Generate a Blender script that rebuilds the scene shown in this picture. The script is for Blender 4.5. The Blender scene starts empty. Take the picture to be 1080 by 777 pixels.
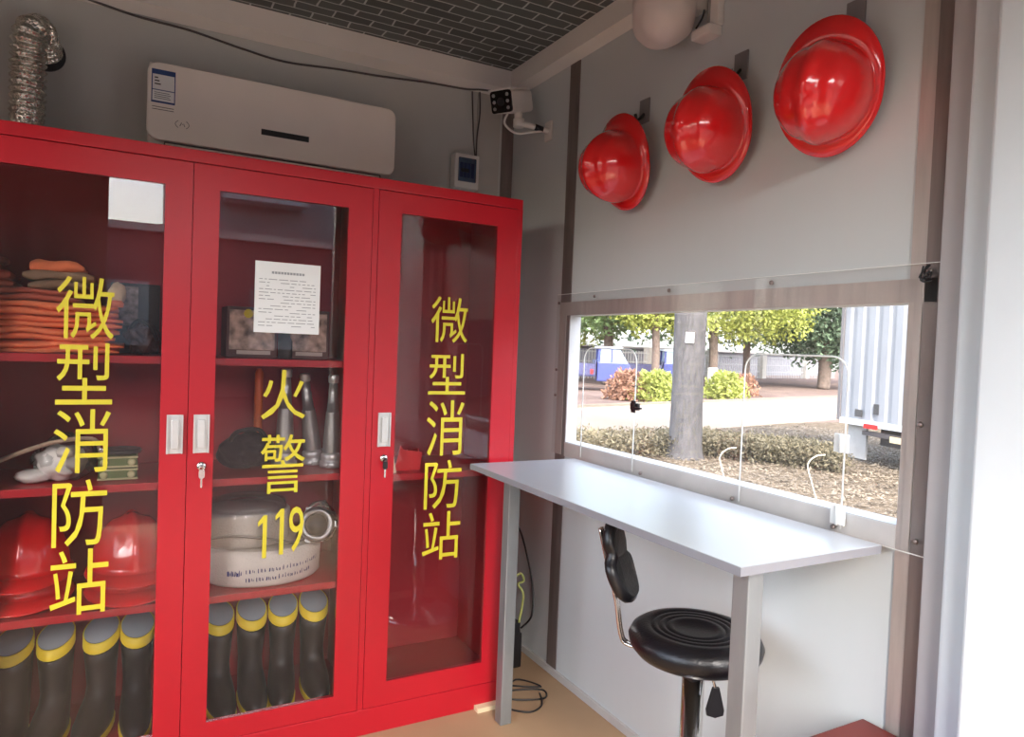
import bpy, bmesh, math, random
from mathutils import Vector, Matrix, noise
random.seed(7)
S = bpy.context.scene
C = S.collection
R = math.radians

# ------------------------------------------------------------------ camera, world, lights, exposure
cd = bpy.data.cameras.new('camera'); cam = bpy.data.objects.new('camera', cd); C.objects.link(cam)
cd.sensor_width = 36; cd.lens = 36 * 744.18 / 1080; cd.clip_start = .02; cd.clip_end = 300
yw, pt, rl = R(-28.627), R(-1.741), R(2.247)
fw = Vector((-math.sin(yw) * math.cos(pt), math.cos(yw) * math.cos(pt), math.sin(pt)))
rt = Vector((math.cos(yw), math.sin(yw), 0)); up = rt.cross(fw)
RR = rt * math.cos(rl) + up * math.sin(rl); UU = -rt * math.sin(rl) + up * math.cos(rl)
M = Matrix((RR, UU, -fw)).transposed().to_4x4(); M.translation = Vector((-1.4963, -2.8106, 1.2805))
cam.matrix_world = M
S.camera = cam

w = bpy.data.worlds.new('world'); S.world = w; w.use_nodes = True
wn = w.node_tree.nodes; wl = w.node_tree.links
bg = wn['Background']; sky = wn.new('ShaderNodeTexSky'); sky.sky_type = 'NISHITA'
sky.sun_disc = False; sky.sun_elevation = R(42); sky.sun_rotation = R(200); sky.air_density = 1.0; sky.dust_density = 3.0; sky.ozone_density = 1
hs = wn.new('ShaderNodeHueSaturation'); hs.inputs['Saturation'].default_value = .65
wl.new(sky.outputs[0], hs.inputs['Color']); wl.new(hs.outputs[0], bg.inputs[0]); bg.inputs[1].default_value = .66

sl = bpy.data.lights.new('sun', 'SUN'); sl.energy = 1.8; sl.angle = R(2.5); sl.color = (1, .97, .92)
so = bpy.data.objects.new('sun', sl); C.objects.link(so)
sd = Vector((.42, .50, -.76)); so.rotation_euler = sd.to_track_quat('-Z', 'Y').to_euler()
def portal(loc, rot, sx, sy):
    l = bpy.data.lights.new('portal', 'AREA'); l.shape = 'RECTANGLE'; l.size = sx; l.size_y = sy
    l.cycles.is_portal = True
    o = bpy.data.objects.new('portal', l); C.objects.link(o); o.location = loc; o.rotation_euler = rot
portal((-.90, -3.63, 1.15), (R(90), 0, 0), 1.44, 2.3)
portal((-2.68, -2.05, 1.45), (0, R(-90), 0), 1.3, 2.1)
portal((.08, -1.19, 1.16), (0, R(90), 0), .5, 1.4)
vs = S.view_settings; vs.view_transform = 'Standard'; vs.look = 'None'; vs.gamma = 1; vs.use_curve_mapping = False
vs.exposure = 1.30
S.cycles.max_bounces = 14; S.cycles.diffuse_bounces = 7; S.cycles.transparent_max_bounces = 24; S.cycles.glossy_bounces = 6
S.cycles.use_denoising = True; S.cycles.caustics_reflective = False; S.cycles.caustics_refractive = False
S.cycles.sample_clamp_indirect = 6

# ------------------------------------------------------------------ materials
def hexc(r, g, b):
    f = lambda v: (v / 255 / 12.92) if v <= 10 else ((v / 255 + .055) / 1.055) ** 2.4
    return (f(r), f(g), f(b), 1)
MATS = {}
def mat(name, col, rough=.5, metal=0, var=.06, scale=8, bump=0, bscale=None, spec=.5, coat=0, stretch=None):
    if name in MATS: return MATS[name]
    m = bpy.data.materials.new(name); m.use_nodes = True; MATS[name] = m
    n = m.node_tree.nodes; l = m.node_tree.links; b = n['Principled BSDF']
    tc = n.new('ShaderNodeTexCoord'); mp = n.new('ShaderNodeMapping'); l.new(tc.outputs['Object'], mp.inputs[0])
    if stretch: mp.inputs['Scale'].default_value = stretch
    no = n.new('ShaderNodeTexNoise'); no.inputs['Scale'].default_value = scale; no.inputs['Detail'].default_value = 4
    l.new(mp.outputs[0], no.inputs['Vector'])
    mr = n.new('ShaderNodeMapRange'); mr.inputs[1].default_value = .3; mr.inputs[2].default_value = .7
    mr.inputs[3].default_value = 1 - var; mr.inputs[4].default_value = 1 + var
    l.new(no.outputs[0], mr.inputs[0])
    mx = n.new('ShaderNodeVectorMath'); mx.operation = 'MULTIPLY'
    c = hexc(*col) if max(col) > 1 else (*col, 1)
    mx.inputs[0].default_value = c[:3]; l.new(mr.outputs[0], mx.inputs[1]); l.new(mx.outputs[0], b.inputs['Base Color'])
    b.inputs['Roughness'].default_value = rough; b.inputs['Metallic'].default_value = metal
    b.inputs['Specular IOR Level'].default_value = spec; b.inputs['Coat Weight'].default_value = coat
    if bump:
        n2 = n.new('ShaderNodeTexNoise'); n2.inputs['Scale'].default_value = bscale or scale * 4; l.new(mp.outputs[0], n2.inputs['Vector'])
        bp = n.new('ShaderNodeBump'); bp.inputs['Strength'].default_value = bump; bp.inputs['Distance'].default_value = .01
        l.new(n2.outputs[0], bp.inputs['Height']); l.new(bp.outputs[0], b.inputs['Normal'])
    return m
RED = mat('red_paint', (176, 21, 36), .32, var=.04, scale=3, bump=.02, bscale=60)
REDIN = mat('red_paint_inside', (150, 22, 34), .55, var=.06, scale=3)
WALL = mat('grey_panel', (190, 186, 180), .5, var=.03, scale=2)
WALLB = mat('grey_back_panel', (158, 157, 151), .5, var=.04, scale=1.5)
STEEL = mat('stainless_steel', (186, 176, 170), .38, .4, var=.12, scale=6, stretch=(6, 6, .6), bump=.05, bscale=20)
STEELD = mat('dark_stainless', (132, 120, 116), .36, .45, var=.15, scale=6, stretch=(6, 6, .6))
GALV = mat('galvanised_leg', (146, 149, 150), .45, .6, var=.12, scale=14, stretch=(1, 1, .3))
CHROME = mat('chrome', (215, 212, 210), .14, 1, var=.02)
ALU = mat('aluminium', (212, 212, 210), .34, .5, var=.06, scale=20)
FOIL = mat('crumpled_foil', (224, 220, 210), .24, 1, var=.15, scale=40, bump=1.0, bscale=75)
WHITE = mat('white_plastic', (224, 220, 214), .35, var=.02)
WARMW = mat('warm_white_shell', (236, 229, 221), .35, var=.02)
TABLE = mat('white_laminate', (178, 180, 182), .28, var=.02, scale=4)
TEDGE = mat('grey_edge_band', (132, 133, 140), .5, var=.04)
TRIMM = mat('cream_trim', (232, 228, 222), .45, var=.04, scale=3)
BLACK = mat('black_plastic', (22, 21, 24), .38, var=.1)
LEATH = mat('black_vinyl', (17, 16, 20), .33, var=.1, scale=20, bump=.12, bscale=180)
RUBBER = mat('black_rubber', (12, 13, 13), .45, var=.1, scale=3)
YEL = mat('yellow_vinyl', (204, 188, 42), .5, var=.03)
YBOOT = mat('yellow_rubber', (226, 200, 40), .5, var=.06)
LIN = mat('blue_grey_lining', (140, 152, 160), .8, var=.05, scale=10)
ORG = mat('orange_cloth', (240, 128, 84), .85, var=.18, scale=9, bump=.5, bscale=40)
ORGD = mat('dark_orange_cloth', (176, 84, 66), .85, var=.25, scale=9, bump=.5, bscale=40)
TAN = mat('khaki_cloth', (150, 120, 96), .85, var=.25, scale=12, bump=.5, bscale=40)
HELM = mat('red_gloss_helmet', (214, 26, 30), .18, var=.02, coat=.6)
PAPER = mat('paper', (226, 228, 228), .7, var=.02)
INK = mat('grey_ink', (150, 154, 158), .8)
BLUE = mat('blue_label', (34, 64, 120), .5)
DGREY = mat('dark_grey', (62, 60, 60), .6, var=.15)
GREEN = mat('green_case', (96, 116, 62), .45, var=.15, scale=15)
SILV = mat('silver_nozzle', (170, 168, 166), .35, .7, var=.08)
HOSE = mat('white_hose', (214, 208, 200), .75, var=.05, scale=14, bump=.3, bscale=160)
BROWN = mat('red_brown_paint', (98, 36, 32), .5, var=.06)
CREAM = mat('cream_board', (214, 186, 150), .6, var=.06)
LGREEN = mat('bright_green_tape', (130, 220, 60), .5)

def glassy(name, tint, refl=1.0, dust=.03, rough=.0):
    m = bpy.data.materials.new(name); m.use_nodes = True; n = m.node_tree.nodes; l = m.node_tree.links; n.clear()
    out = n.new('ShaderNodeOutputMaterial'); tr = n.new('ShaderNodeBsdfTransparent'); tr.inputs[0].default_value = (*tint, 1)
    gl = n.new('ShaderNodeBsdfGlossy'); gl.inputs['Roughness'].default_value = rough
    fr = n.new('ShaderNodeFresnel'); fr.inputs[0].default_value = 1.5
    mu = n.new('ShaderNodeMath'); mu.operation = 'MULTIPLY'; mu.inputs[1].default_value = refl; l.new(fr.outputs[0], mu.inputs[0])
    di = n.new('ShaderNodeBsdfDiffuse'); di.inputs[0].default_value = (.8, .8, .8, 1)
    no = n.new('ShaderNodeTexNoise'); no.inputs['Scale'].default_value = 5
    md = n.new('ShaderNodeMath'); md.operation = 'MULTIPLY'; md.inputs[1].default_value = dust * 2; l.new(no.outputs[0], md.inputs[0])
    m1 = n.new('ShaderNodeMixShader'); l.new(md.outputs[0], m1.inputs[0]); l.new(tr.outputs[0], m1.inputs[1]); l.new(di.outputs[0], m1.inputs[2])
    m2 = n.new('ShaderNodeMixShader'); l.new(mu.outputs[0], m2.inputs[0]); l.new(m1.outputs[0], m2.inputs[1]); l.new(gl.outputs[0], m2.inputs[2])
    l.new(m2.outputs[0], out.inputs[0]); MATS[name] = m; return m
GLASS = glassy('cabinet_glass', (.975, .965, .965), .72, .004)
ACRY = glassy('clear_acrylic', (.975, .975, .975), .04, .02)
FILM = glassy('clear_film', (.92, .92, .92), 1.5, .06, .12)
SMOKE = glassy('blue_smoked_cover', (.45, .62, .80), 1.5, .03, .05)

def brick_mat(name, c1, c2, cm, sc, bw, bh, ms):
    m = bpy.data.materials.new(name); m.use_nodes = True; n = m.node_tree.nodes; l = m.node_tree.links; b = n['Principled BSDF']
    tc = n.new('ShaderNodeTexCoord'); no = n.new('ShaderNodeTexNoise'); no.inputs['Scale'].default_value = 9
    l.new(tc.outputs['Object'], no.inputs['Vector'])
    va = n.new('ShaderNodeVectorMath'); va.operation = 'MULTIPLY_ADD'; va.inputs[1].default_value = (.022, .022, 0)
    l.new(no.outputs['Color'], va.inputs[0]); l.new(tc.outputs['Object'], va.inputs[2])
    br = n.new('ShaderNodeTexBrick'); l.new(va.outputs[0], br.inputs['Vector'])
    br.inputs['Color1'].default_value = hexc(*c1); br.inputs['Color2'].default_value = hexc(*c2); br.inputs['Mortar'].default_value = hexc(*cm)
    br.inputs['Scale'].default_value = sc; br.inputs['Brick Width'].default_value = bw; br.inputs['Row Height'].default_value = bh; br.inputs['Mortar Size'].default_value = ms
    l.new(br.outputs[0], b.inputs['Base Color']); b.inputs['Roughness'].default_value = .5; return m
CEIL = brick_mat('stone_foam_ceiling', (96, 102, 100), (76, 82, 81), (190, 196, 194), 1, .14, .056, .0035)

def panel_mat(name, col, axis):
    m = mat(name, col, .48, var=.03, scale=1.5); n = m.node_tree.nodes; l = m.node_tree.links; b = n['Principled BSDF']
    tc = n.new('ShaderNodeTexCoord'); wv = n.new('ShaderNodeTexWave'); wv.bands_direction = axis; wv.inputs['Scale'].default_value = 6
    l.new(tc.outputs['Object'], wv.inputs['Vector']); bp = n.new('ShaderNodeBump'); bp.inputs['Strength'].default_value = .06; bp.inputs['Distance'].default_value = .004
    l.new(wv.outputs[0], bp.inputs['Height']); l.new(bp.outputs[0], b.inputs['Normal']); return m
WALLR = panel_mat('ribbed_grey_panel', (198, 204, 205), 'Y')
WALLK = panel_mat('ribbed_back_panel', (196, 197, 193), 'X')

# ------------------------------------------------------------------ mesh helpers
def box(bm, x0, x1, y0, y1, z0, z1, bev=0, mi=0):
    r = bmesh.ops.create_cube(bm, size=1); vs_ = r['verts']
    for v in vs_:
        v.co = Vector(((x0 + x1) / 2 + v.co.x * (x1 - x0), (y0 + y1) / 2 + v.co.y * (y1 - y0), (z0 + z1) / 2 + v.co.z * (z1 - z0)))
    fs = {f for v in vs_ for f in v.link_faces}
    for f in fs: f.material_index = mi
    if bev:
        es = list({e for v in vs_ for e in v.link_edges})
        bmesh.ops.bevel(bm, geom=es, offset=bev, segments=2, affect='EDGES', profile=.6)
    return vs_
def prism(bm, pts, axis, a, b, mi=0, bev=0):
    """closed outline pts (2D) extruded along axis from a to b. axis x: pts=(y,z); y: (x,z); z: (x,y)"""
    def P(p, t): return {'x': (t, p[0], p[1]), 'y': (p[0], t, p[1]), 'z': (p[0], p[1], t)}[axis]
    v0 = [bm.verts.new(P(p, a)) for p in pts]; v1 = [bm.verts.new(P(p, b)) for p in pts]
    n = len(pts); fs = [bm.faces.new(v0), bm.faces.new(v1[::-1])]
    for i in range(n): fs.append(bm.faces.new((v0[i], v1[i], v1[(i + 1) % n], v0[(i + 1) % n])))
    for f in fs: f.material_index = mi
    bmesh.ops.recalc_face_normals(bm, faces=fs)
    if bev:
        es = [e for e in {e for f in fs[:2] for e in f.edges}]
        bmesh.ops.bevel(bm, geom=es, offset=bev, segments=2, affect='EDGES', profile=.6)
    return fs
def rrect(x0, x1, z0, z1, r, n=6):
    out = []
    for cx, cz, a0 in ((x1 - r, z1 - r, 0), (x0 + r, z1 - r, 90), (x0 + r, z0 + r, 180), (x1 - r, z0 + r, 270)):
        for k in range(n + 1):
            a = R(a0 + 90 * k / n); out.append((cx + r * math.cos(a), cz + r * math.sin(a)))
    return out
def catmull(pts, n=6):
    P = [Vector(p) for p in pts]; out = []
    for i in range(len(P) - 1):
        p0 = P[max(i - 1, 0)]; p1 = P[i]; p2 = P[i + 1]; p3 = P[min(i + 2, len(P) - 1)]
        for k in range(n):
            t = k / n
            out.append(.5 * ((2 * p1) + (p2 - p0) * t + (2 * p0 - 5 * p1 + 4 * p2 - p3) * t * t + (-p0 + 3 * p1 - 3 * p2 + p3) * t ** 3))
    out.append(P[-1]); return out
def tube(bm, pts, r, seg=8, mi=0, smooth=True, closed=False):
    pts = [Vector(p) for p in pts]; n = len(pts); rings = []
    nrm = None
    for i, p in enumerate(pts):
        if closed: t = (pts[(i + 1) % n] - pts[i - 1]).normalized()
        else: t = (pts[min(i + 1, n - 1)] - pts[max(i - 1, 0)]).normalized()
        if nrm is None:
            nrm = t.cross(Vector((0, 0, 1)) if abs(t.z) < .9 else Vector((1, 0, 0))).normalized()
        else: nrm = (nrm - t * nrm.dot(t)).normalized()
        bn = t.cross(nrm); rr = r[i] if isinstance(r, (list, tuple)) else r
        rings.append([bm.verts.new(p + (nrm * math.cos(2 * math.pi * k / seg) + bn * math.sin(2 * math.pi * k / seg)) * rr) for k in range(seg)])
    for i in range(n if closed else n - 1):
        a = rings[i]; b = rings[(i + 1) % n]
        for k in range(seg):
            f = bm.faces.new((a[k], a[(k + 1) % seg], b[(k + 1) % seg], b[k])); f.smooth = smooth; f.material_index = mi
    if not closed:
        for rg in (rings[0][::-1], rings[-1]):
            f = bm.faces.new(rg); f.material_index = mi
def lathe(bm, prof, cx=0, cy=0, seg=32, sx=1, sy=1, mi=0, smooth=True):
    """prof: (r, z)"""
    rings = []
    for r, z in prof:
        if r < 1e-5: rings.append([bm.verts.new((cx, cy, z))])
        else: rings.append([bm.verts.new((cx + r * sx * math.cos(2 * math.pi * k / seg), cy + r * sy * math.sin(2 * math.pi * k / seg), z)) for k in range(seg)])
    fs = []
    for a, b in zip(rings, rings[1:]):
        for k in range(seg):
            k2 = (k + 1) % seg
            if len(a) == 1 and len(b) == 1: continue
            if len(a) == 1: f = bm.faces.new((a[0], b[k2], b[k]))
            elif len(b) == 1: f = bm.faces.new((a[k], a[k2], b[0]))
            else: f = bm.faces.new((a[k], a[k2], b[k2], b[k]))
            f.smooth = smooth; f.material_index = mi; fs.append(f)
    return fs
def mk(fn):
    bm = bmesh.new(); fn(bm); return bm
def obj(name, bm, m, parent=None, fix=True):
    """mesh given in world coordinates; stored relative to its parent"""
    if fix: bmesh.ops.recalc_face_normals(bm, faces=bm.faces[:])
    me = bpy.data.meshes.new(name); bm.to_mesh(me); bm.free()
    for k in (m if isinstance(m, (list, tuple)) else [m]): me.materials.append(k)
    o = bpy.data.objects.new(name, me); C.objects.link(o)
    if parent:
        q = parent; T = Matrix()
        while q is not None:
            T = q.matrix_basis @ T if False else T; q = q.parent
        mw = world_of(parent); me.transform(mw.inverted()); o.parent = parent
    return o
def world_of(o):
    m = Matrix.LocRotScale(o.location, o.rotation_euler, o.scale) if o.rotation_mode != 'QUATERNION' else Matrix.LocRotScale(o.location, o.rotation_quaternion, o.scale)
    return (world_of(o.parent) @ m) if o.parent else m
def centre(o):
    """move the origin of a top-level mesh to the middle of its base"""
    vs_ = [v.co for v in o.data.vertices]
    c = Vector(((min(v.x for v in vs_) + max(v.x for v in vs_)) / 2, (min(v.y for v in vs_) + max(v.y for v in vs_)) / 2, min(v.z for v in vs_)))
    o.data.transform(Matrix.Translation(-c)); o.location = o.location + c; return o
def tag(o, label, cat, group=None, kind=None):
    o['label'] = label; o['category'] = cat
    if group: o['group'] = group
    if kind: o['kind'] = kind
    return o
def thing(name, loc, label, cat, group=None, rz=0):
    o = bpy.data.objects.new(name, None); C.objects.link(o); o.location = loc; o.rotation_euler = (0, 0, rz)
    o.empty_display_size = .05
    return tag(o, label, cat, group)
def struct(name, bm, m, parent=None, label=None):
    o = obj(name, bm, m, parent)
    if not parent: o['kind'] = 'structure'
    return o
def copy_tree(o, parent=None):
    c = o.copy(); C.objects.link(c); c.parent = parent
    for ch in [q for q in C.objects if q.parent == o]: copy_tree(ch, c)
    return c

# ------------------------------------------------------------------ the room
YF = -3.6
struct('floor', mk(lambda b: box(b, -2.6, .06, YF - .1, .06, -.06, 0)), mat('tan_floor', (166, 137, 106), .6, var=.10, scale=3, bump=.05))
struct('ceiling', mk(lambda b: box(b, -2.66, .06, YF - .1, .06, 2.482, 2.54)), CEIL)
struct('wall_back', mk(lambda b: box(b, -2.6, 0, 0, .06, 0, 2.482)), WALLK)
def wlf(b):
    box(b, -2.66, -2.6, YF, -3.1, 0, 2.482); box(b, -2.66, -2.6, -1.0, .06, 0, 2.482)
    box(b, -2.66, -2.6, -3.1, -1.0, 0, .8); box(b, -2.66, -2.6, -3.1, -1.0, 2.1, 2.482)
struct('wall_left', mk(wlf), WALLB)
w2 = bpy.data.objects.new('added_light_window', None); C.objects.link(w2); w2.location = (-2.6, -2.05, .8); w2['kind'] = 'structure'  # unseen side window, added to throw daylight on the right wall
WY0, WY1, WZ0, WZ1 = -1.895, -.50, .918, 1.415
def wr(b):
    box(b, 0, .055, YF, WY0, 0, 2.482); box(b, 0, .055, WY1, .06, 0, 2.482)
    box(b, 0, .055, WY0, WY1, 0, WZ0); box(b, 0, .055, WY0, WY1, WZ1, 2.482)
struct('wall_right', mk(wr), WALLR)
def wf(b):
    box(b, -2.6, -1.62, YF - .06, YF, 0, 2.482); box(b, -.18, .055, YF - .06, YF, 0, 2.482); box(b, -1.62, -.18, YF - .06, YF, 2.3, 2.482)
struct('wall_front', mk(wf), WALLB)
# cornice trim
def cornice(b):
    prism(b, [(-.004, 2.376), (-.05, 2.402), (-.05, 2.4815), (-.004, 2.4815)], 'x', -2.6, -.001)
struct('trim_1', mk(cornice), TRIMM)
struct('trim_2', mk(lambda b: prism(b, [(-.002, 2.385), (-.05, 2.402), (-.05, 2.4815), (-.002, 2.4815)], 'y', YF, -.052)), TRIMM)
# steel strips over panel joints
struct('trim_3', mk(lambda b: box(b, -.060, -.003, -.004, -.0005, 0, 2.376)), STEELD)
struct('trim_4', mk(lambda b: box(b, -.004, -.0005, -.525, -.458, .006, 2.384)), STEELD)
struct('trim_5', mk(lambda b: box(b, -.004, -.0005, -1.902, -1.868, .03, 2.384)), STEEL)
struct('trim_6', mk(lambda b: box(b, -.006, -.0005, -1.940, -1.9025, .03, 2.384)), STEELD)
struct('trim_7', mk(lambda b: box(b, -.022, -.0005, -1.998, -1.9405, 0, 2.384, .004)), mat('grey_post', (172, 170, 172), .5, var=.03))
def frame8(b):
    box(b, -.05, -.0005, -2.06, -1.9985, 0, 2.384, .006); box(b, -.085, -.0005, -2.42, -2.061, 0, 2.384, .006)
struct('trim_8', mk(frame8), mat('white_door_frame', (206, 214, 220), .35, var=.02))
# thin light conduit cover beside the corner
struct('trim_9', mk(lambda b: box(b, -.184, -.073, -.006, -.0005, 0, 2.376)), mat('pale_cover_strip', (186, 183, 176), .5, var=.03))
struct('baseboard_right', mk(lambda b: (box(b, -.012, -.0005, -1.866, -.004, 0, .028, .002))), mat('pale_skirting', (186, 184, 182), .5))

# ------------------------------------------------------------------ window: reveal, steel frame, acrylic sheet
win = bpy.data.objects.new('window_1', None); C.objects.link(win); win.location = (0, -1.2, WZ0); win['kind'] = 'structure'
def fr(b):
    box(b, -.006, -.0045, -1.93, -.455, WZ1 - .004, 1.462)      # top strip
    box(b, -.0065, -.005, WY1 - .004, -.458, .87, WZ1)         # left strip
    box(b, -.0075, -.0065, -1.90, WY0 + .012, .87, WZ1 + .04)   # right strip
obj('window_frame', mk(fr), STEEL, win)
obj('window_sill', mk(lambda b: box(b, -.006, -.0045, -1.868, -.526, .868, WZ0 + .002)), mat('brushed_sill', (206, 202, 198), .42, .25, var=.1), win)
def rev(b):
    box(b, .0005, .062, WY1 - .004, WY1 + .001, WZ0, WZ1); box(b, .0005, .062, WY0 - .001, WY0 + .004, WZ0, WZ1)
    box(b, .0005, .062, WY0, WY1, WZ0 - .001, WZ0 + .004); box(b, .0005, .062, WY0, WY1, WZ1 - .004, WZ1 + .001)
obj('window_reveal', mk(rev), mat('white_reveal', (206, 206, 204), .5), win)
AX = -.0125
def w2f(b):
    for (a, c_, d, e) in ((-3.1, -3.06, .8, 2.1), (-1.04, -1.0, .8, 2.1), (-2.07, -2.03, .84, 2.06), (-3.06, -1.04, .8, .84), (-3.06, -1.04, 2.06, 2.1)): box(b, -2.65, -2.61, a, c_, d, e)
obj('window_frame', mk(w2f), WHITE, w2)
obj('glass_pane', mk(lambda b: (box(b, -2.632, -2.628, -3.06, -2.07, .84, 2.06), box(b, -2.632, -2.628, -2.03, -1.04, .84, 2.06))), ACRY, w2)
scr = thing('acrylic_screen', (AX, -1.19, .872), 'clear acrylic sheet screwed over the window opening, with two round-cornered hatches', 'screen')
obj('sheet', mk(lambda b: box(b, AX - .002, AX + .002, -1.945, -.447, .872, 1.492)), ACRY, scr)
EDGE = mat('polished_acrylic_edge', (236, 238, 234), .3, var=.02)
obj('sheet_edge', mk(lambda b: (box(b, AX - .0023, AX + .0023, -1.9465, -1.945, .872, 1.4935), box(b, AX - .0023, AX + .0023, -1.945, -.447, 1.492, 1.4932), box(b, AX - .0023, AX + .0023, -1.945, -1.7, .8705, .872))), EDGE, scr)
for (a, c_) in ((-.957, -.652), (-1.74, -1.425)):
    def hl(b):
        pts = [(AX - .003, a, .882)] + [(AX - .003, y, z) for y, z in rrect(a, c_, .6, 1.288, .045, 6)[:0]]
        arc = []
        for k in range(7): t = R(180 - 15 * k); arc.append((AX - .003, a + .045 + .045 * math.cos(t), 1.243 + .045 * math.sin(t)))
        for k in range(7): t = R(90 - 15 * k); arc.append((AX - .003, c_ - .045 + .045 * math.cos(t), 1.243 + .045 * math.sin(t)))
        tube(b, [(AX - .003, a, .882)] + arc + [(AX - .003, c_, .882)], .0022, 6)
    obj('hatch_outline', mk(hl), EDGE, scr)
for z in (1.085, .915):
    def hg(b):
        box(b, AX - .010, AX - .0025, -1.752, -1.715, z - .022, z + .022, .002); tube(b, [(AX - .012, -1.735, z - .022), (AX - .012, -1.735, z + .022)], .004, 8)
    obj('hinge', mk(hg), mat('clear_white_hinge', (226, 228, 226), .3), scr)
def latch(b):
    box(b, AX - .014, AX - .0025, -.985, -.945, 1.088, 1.112, .003); box(b, AX - .02, AX - .010, -1.005, -.96, 1.094, 1.100, .002); box(b, AX - .018, AX - .012, -.975, -.955, 1.08, 1.12, .002)
obj('latch', mk(latch), BLACK, scr)
for y, z in ((-.70, 1.476), (-1.10, 1.476), (-1.50, 1.476), (-1.918, 1.475), (-.462, 1.2), (-.462, 1.1), (-1.0, .884), (-1.40, .884), (-1.72, .884), (-1.918, .90), (-1.915, 1.15), (-.462, 1.46)):
    bm = bmesh.new(); lathe(bm, [(0, .0005), (.0065, 0), (.0055, .004), (.002, .0055), (0, .0055)], seg=12)
    bm.transform(Matrix.Translation((AX - .002, y, z)) @ Matrix.Rotation(R(-90), 4, 'Y')); obj('screw', bm, STEELD, scr)
wt = obj('wire_tie', mk(lambda b: [tube(b, catmull([(AX - .016 + random.uniform(-.008, .004), -1.918 + random.uniform(-.014, .014), 1.468 + random.uniform(-.018, .018)) for _ in range(6)], 4), .0022, 5) for _ in range(3)]), BLACK, scr)

# ------------------------------------------------------------------ fire cabinet
CX0, CX1, CYF, CYB, CH = -1.885, -.281, -.62, -.232, 1.80
cab = thing('storage_cabinet', (-1.083, -.426, 0), 'tall red metal three-door glass cabinet with yellow Chinese lettering', 'cabinet')
DV = -.8135
def body(b):
    box(b, CX0, CX1, CYF + .02, CYB, 1.775, CH, .002)            # top
    box(b, CX0, CX1, CYF, CYF + .02, 1.765, CH, .003)            # head rail
    box(b, CX0, CX1, CYF, CYF + .022, 0, .086, .003)             # plinth
    box(b, CX0, CX0 + .018, CYF, CYB, .086, 1.765); box(b, CX1 - .018, CX1, CYF, CYB, 0, 1.7655, .001)
    box(b, DV - .009, DV + .009, CYF, CYB - .002, .086, 1.765)
obj('body', mk(body), RED, cab)
obj('back_panel', mk(lambda b: (box(b, CX0 + .018, CX1 - .018, CYB - .006, CYB, .086, 1.775), box(b, CX0 + .018, CX1 - .018, CYF + .022, CYB - .006, .07, .1))), REDIN, cab)
for z in (1.215, .857, .508):
    obj('shelf', mk(lambda b: (box(b, CX0 + .019, DV - .01, CYF + .035, CYB - .008, z - .022, z, .002))), RED, cab)
obj('shelf', mk(lambda b: box(b, DV + .01, CX1 - .019, CYF + .035, CYB - .008, .843 - .022, .843, .002)), RED, cab)
obj('wooden_shim', mk(lambda b: box(b, -.40, -.30, CYF - .03, CYF + .1, 0, .016)), mat('pale_wood', (214, 196, 160), .7), cab)['label'] = 'pale wooden strip under the front corner'
def digit_one(x0, x1, z0, z1, y):
    bm = bmesh.new(); w_ = x1 - x0
    prism(bm, [(x1 - .012, z0), (x1, z0), (x1, z1), (x1 - .010, z1), (x0, z1 - .020), (x0, z1 - .034), (x1 - .012, z1 - .022)], 'y', y - .0008, y)
    me = bpy.data.meshes.new('tmp'); bm.to_mesh(me); bm.free(); return me
def textmesh(ch, x0, x1, z0, z1, y):
    if ch == '1': return digit_one(x0, x1, z0, z1, y)
    c = bpy.data.curves.new('t', 'FONT'); c.body = ch; o = bpy.data.objects.new('t', c); C.objects.link(o)
    c.resolution_u = 3
    bpy.context.view_layer.update(); dg = bpy.context.evaluated_depsgraph_get()
    me = bpy.data.meshes.new_from_object(o.evaluated_get(dg)); bm = bmesh.new(); bm.from_mesh(me)
    bpy.data.objects.remove(o); bpy.data.curves.remove(c); bpy.data.meshes.remove(me)
    xs = [v.co.x for v in bm.verts]; ys = [v.co.y for v in bm.verts]; a, b_, c0, d = min(xs), max(xs), min(ys), max(ys)
    for v in bm.verts:
        v.co = Vector((x0 + (v.co.x - a) / (b_ - a) * (x1 - x0), y, z0 + (v.co.y - c0) / (d - c0) * (z1 - z0)))
    r = bmesh.ops.extrude_face_region(bm, geom=bm.faces[:])
    for v in [e for e in r['geom'] if isinstance(e, bmesh.types.BMVert)]: v.co.y -= .0008
    bmesh.ops.remove_doubles(bm, verts=bm.verts[:], dist=1e-6)
    me = bpy.data.meshes.new('tmp'); bm.to_mesh(me); bm.free(); return me
def lettering(chars, parent):
    bm = bmesh.new()
    for ch, (x0, x1, z0, z1) in chars:
        me = textmesh(ch, x0, x1, z0, z1, CYF - .0012); bm.from_mesh(me); bpy.data.meshes.remove(me)
    return obj('lettering', bm, YEL, parent)
DY0, DY1 = CYF - .001, CYF + .017
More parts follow.
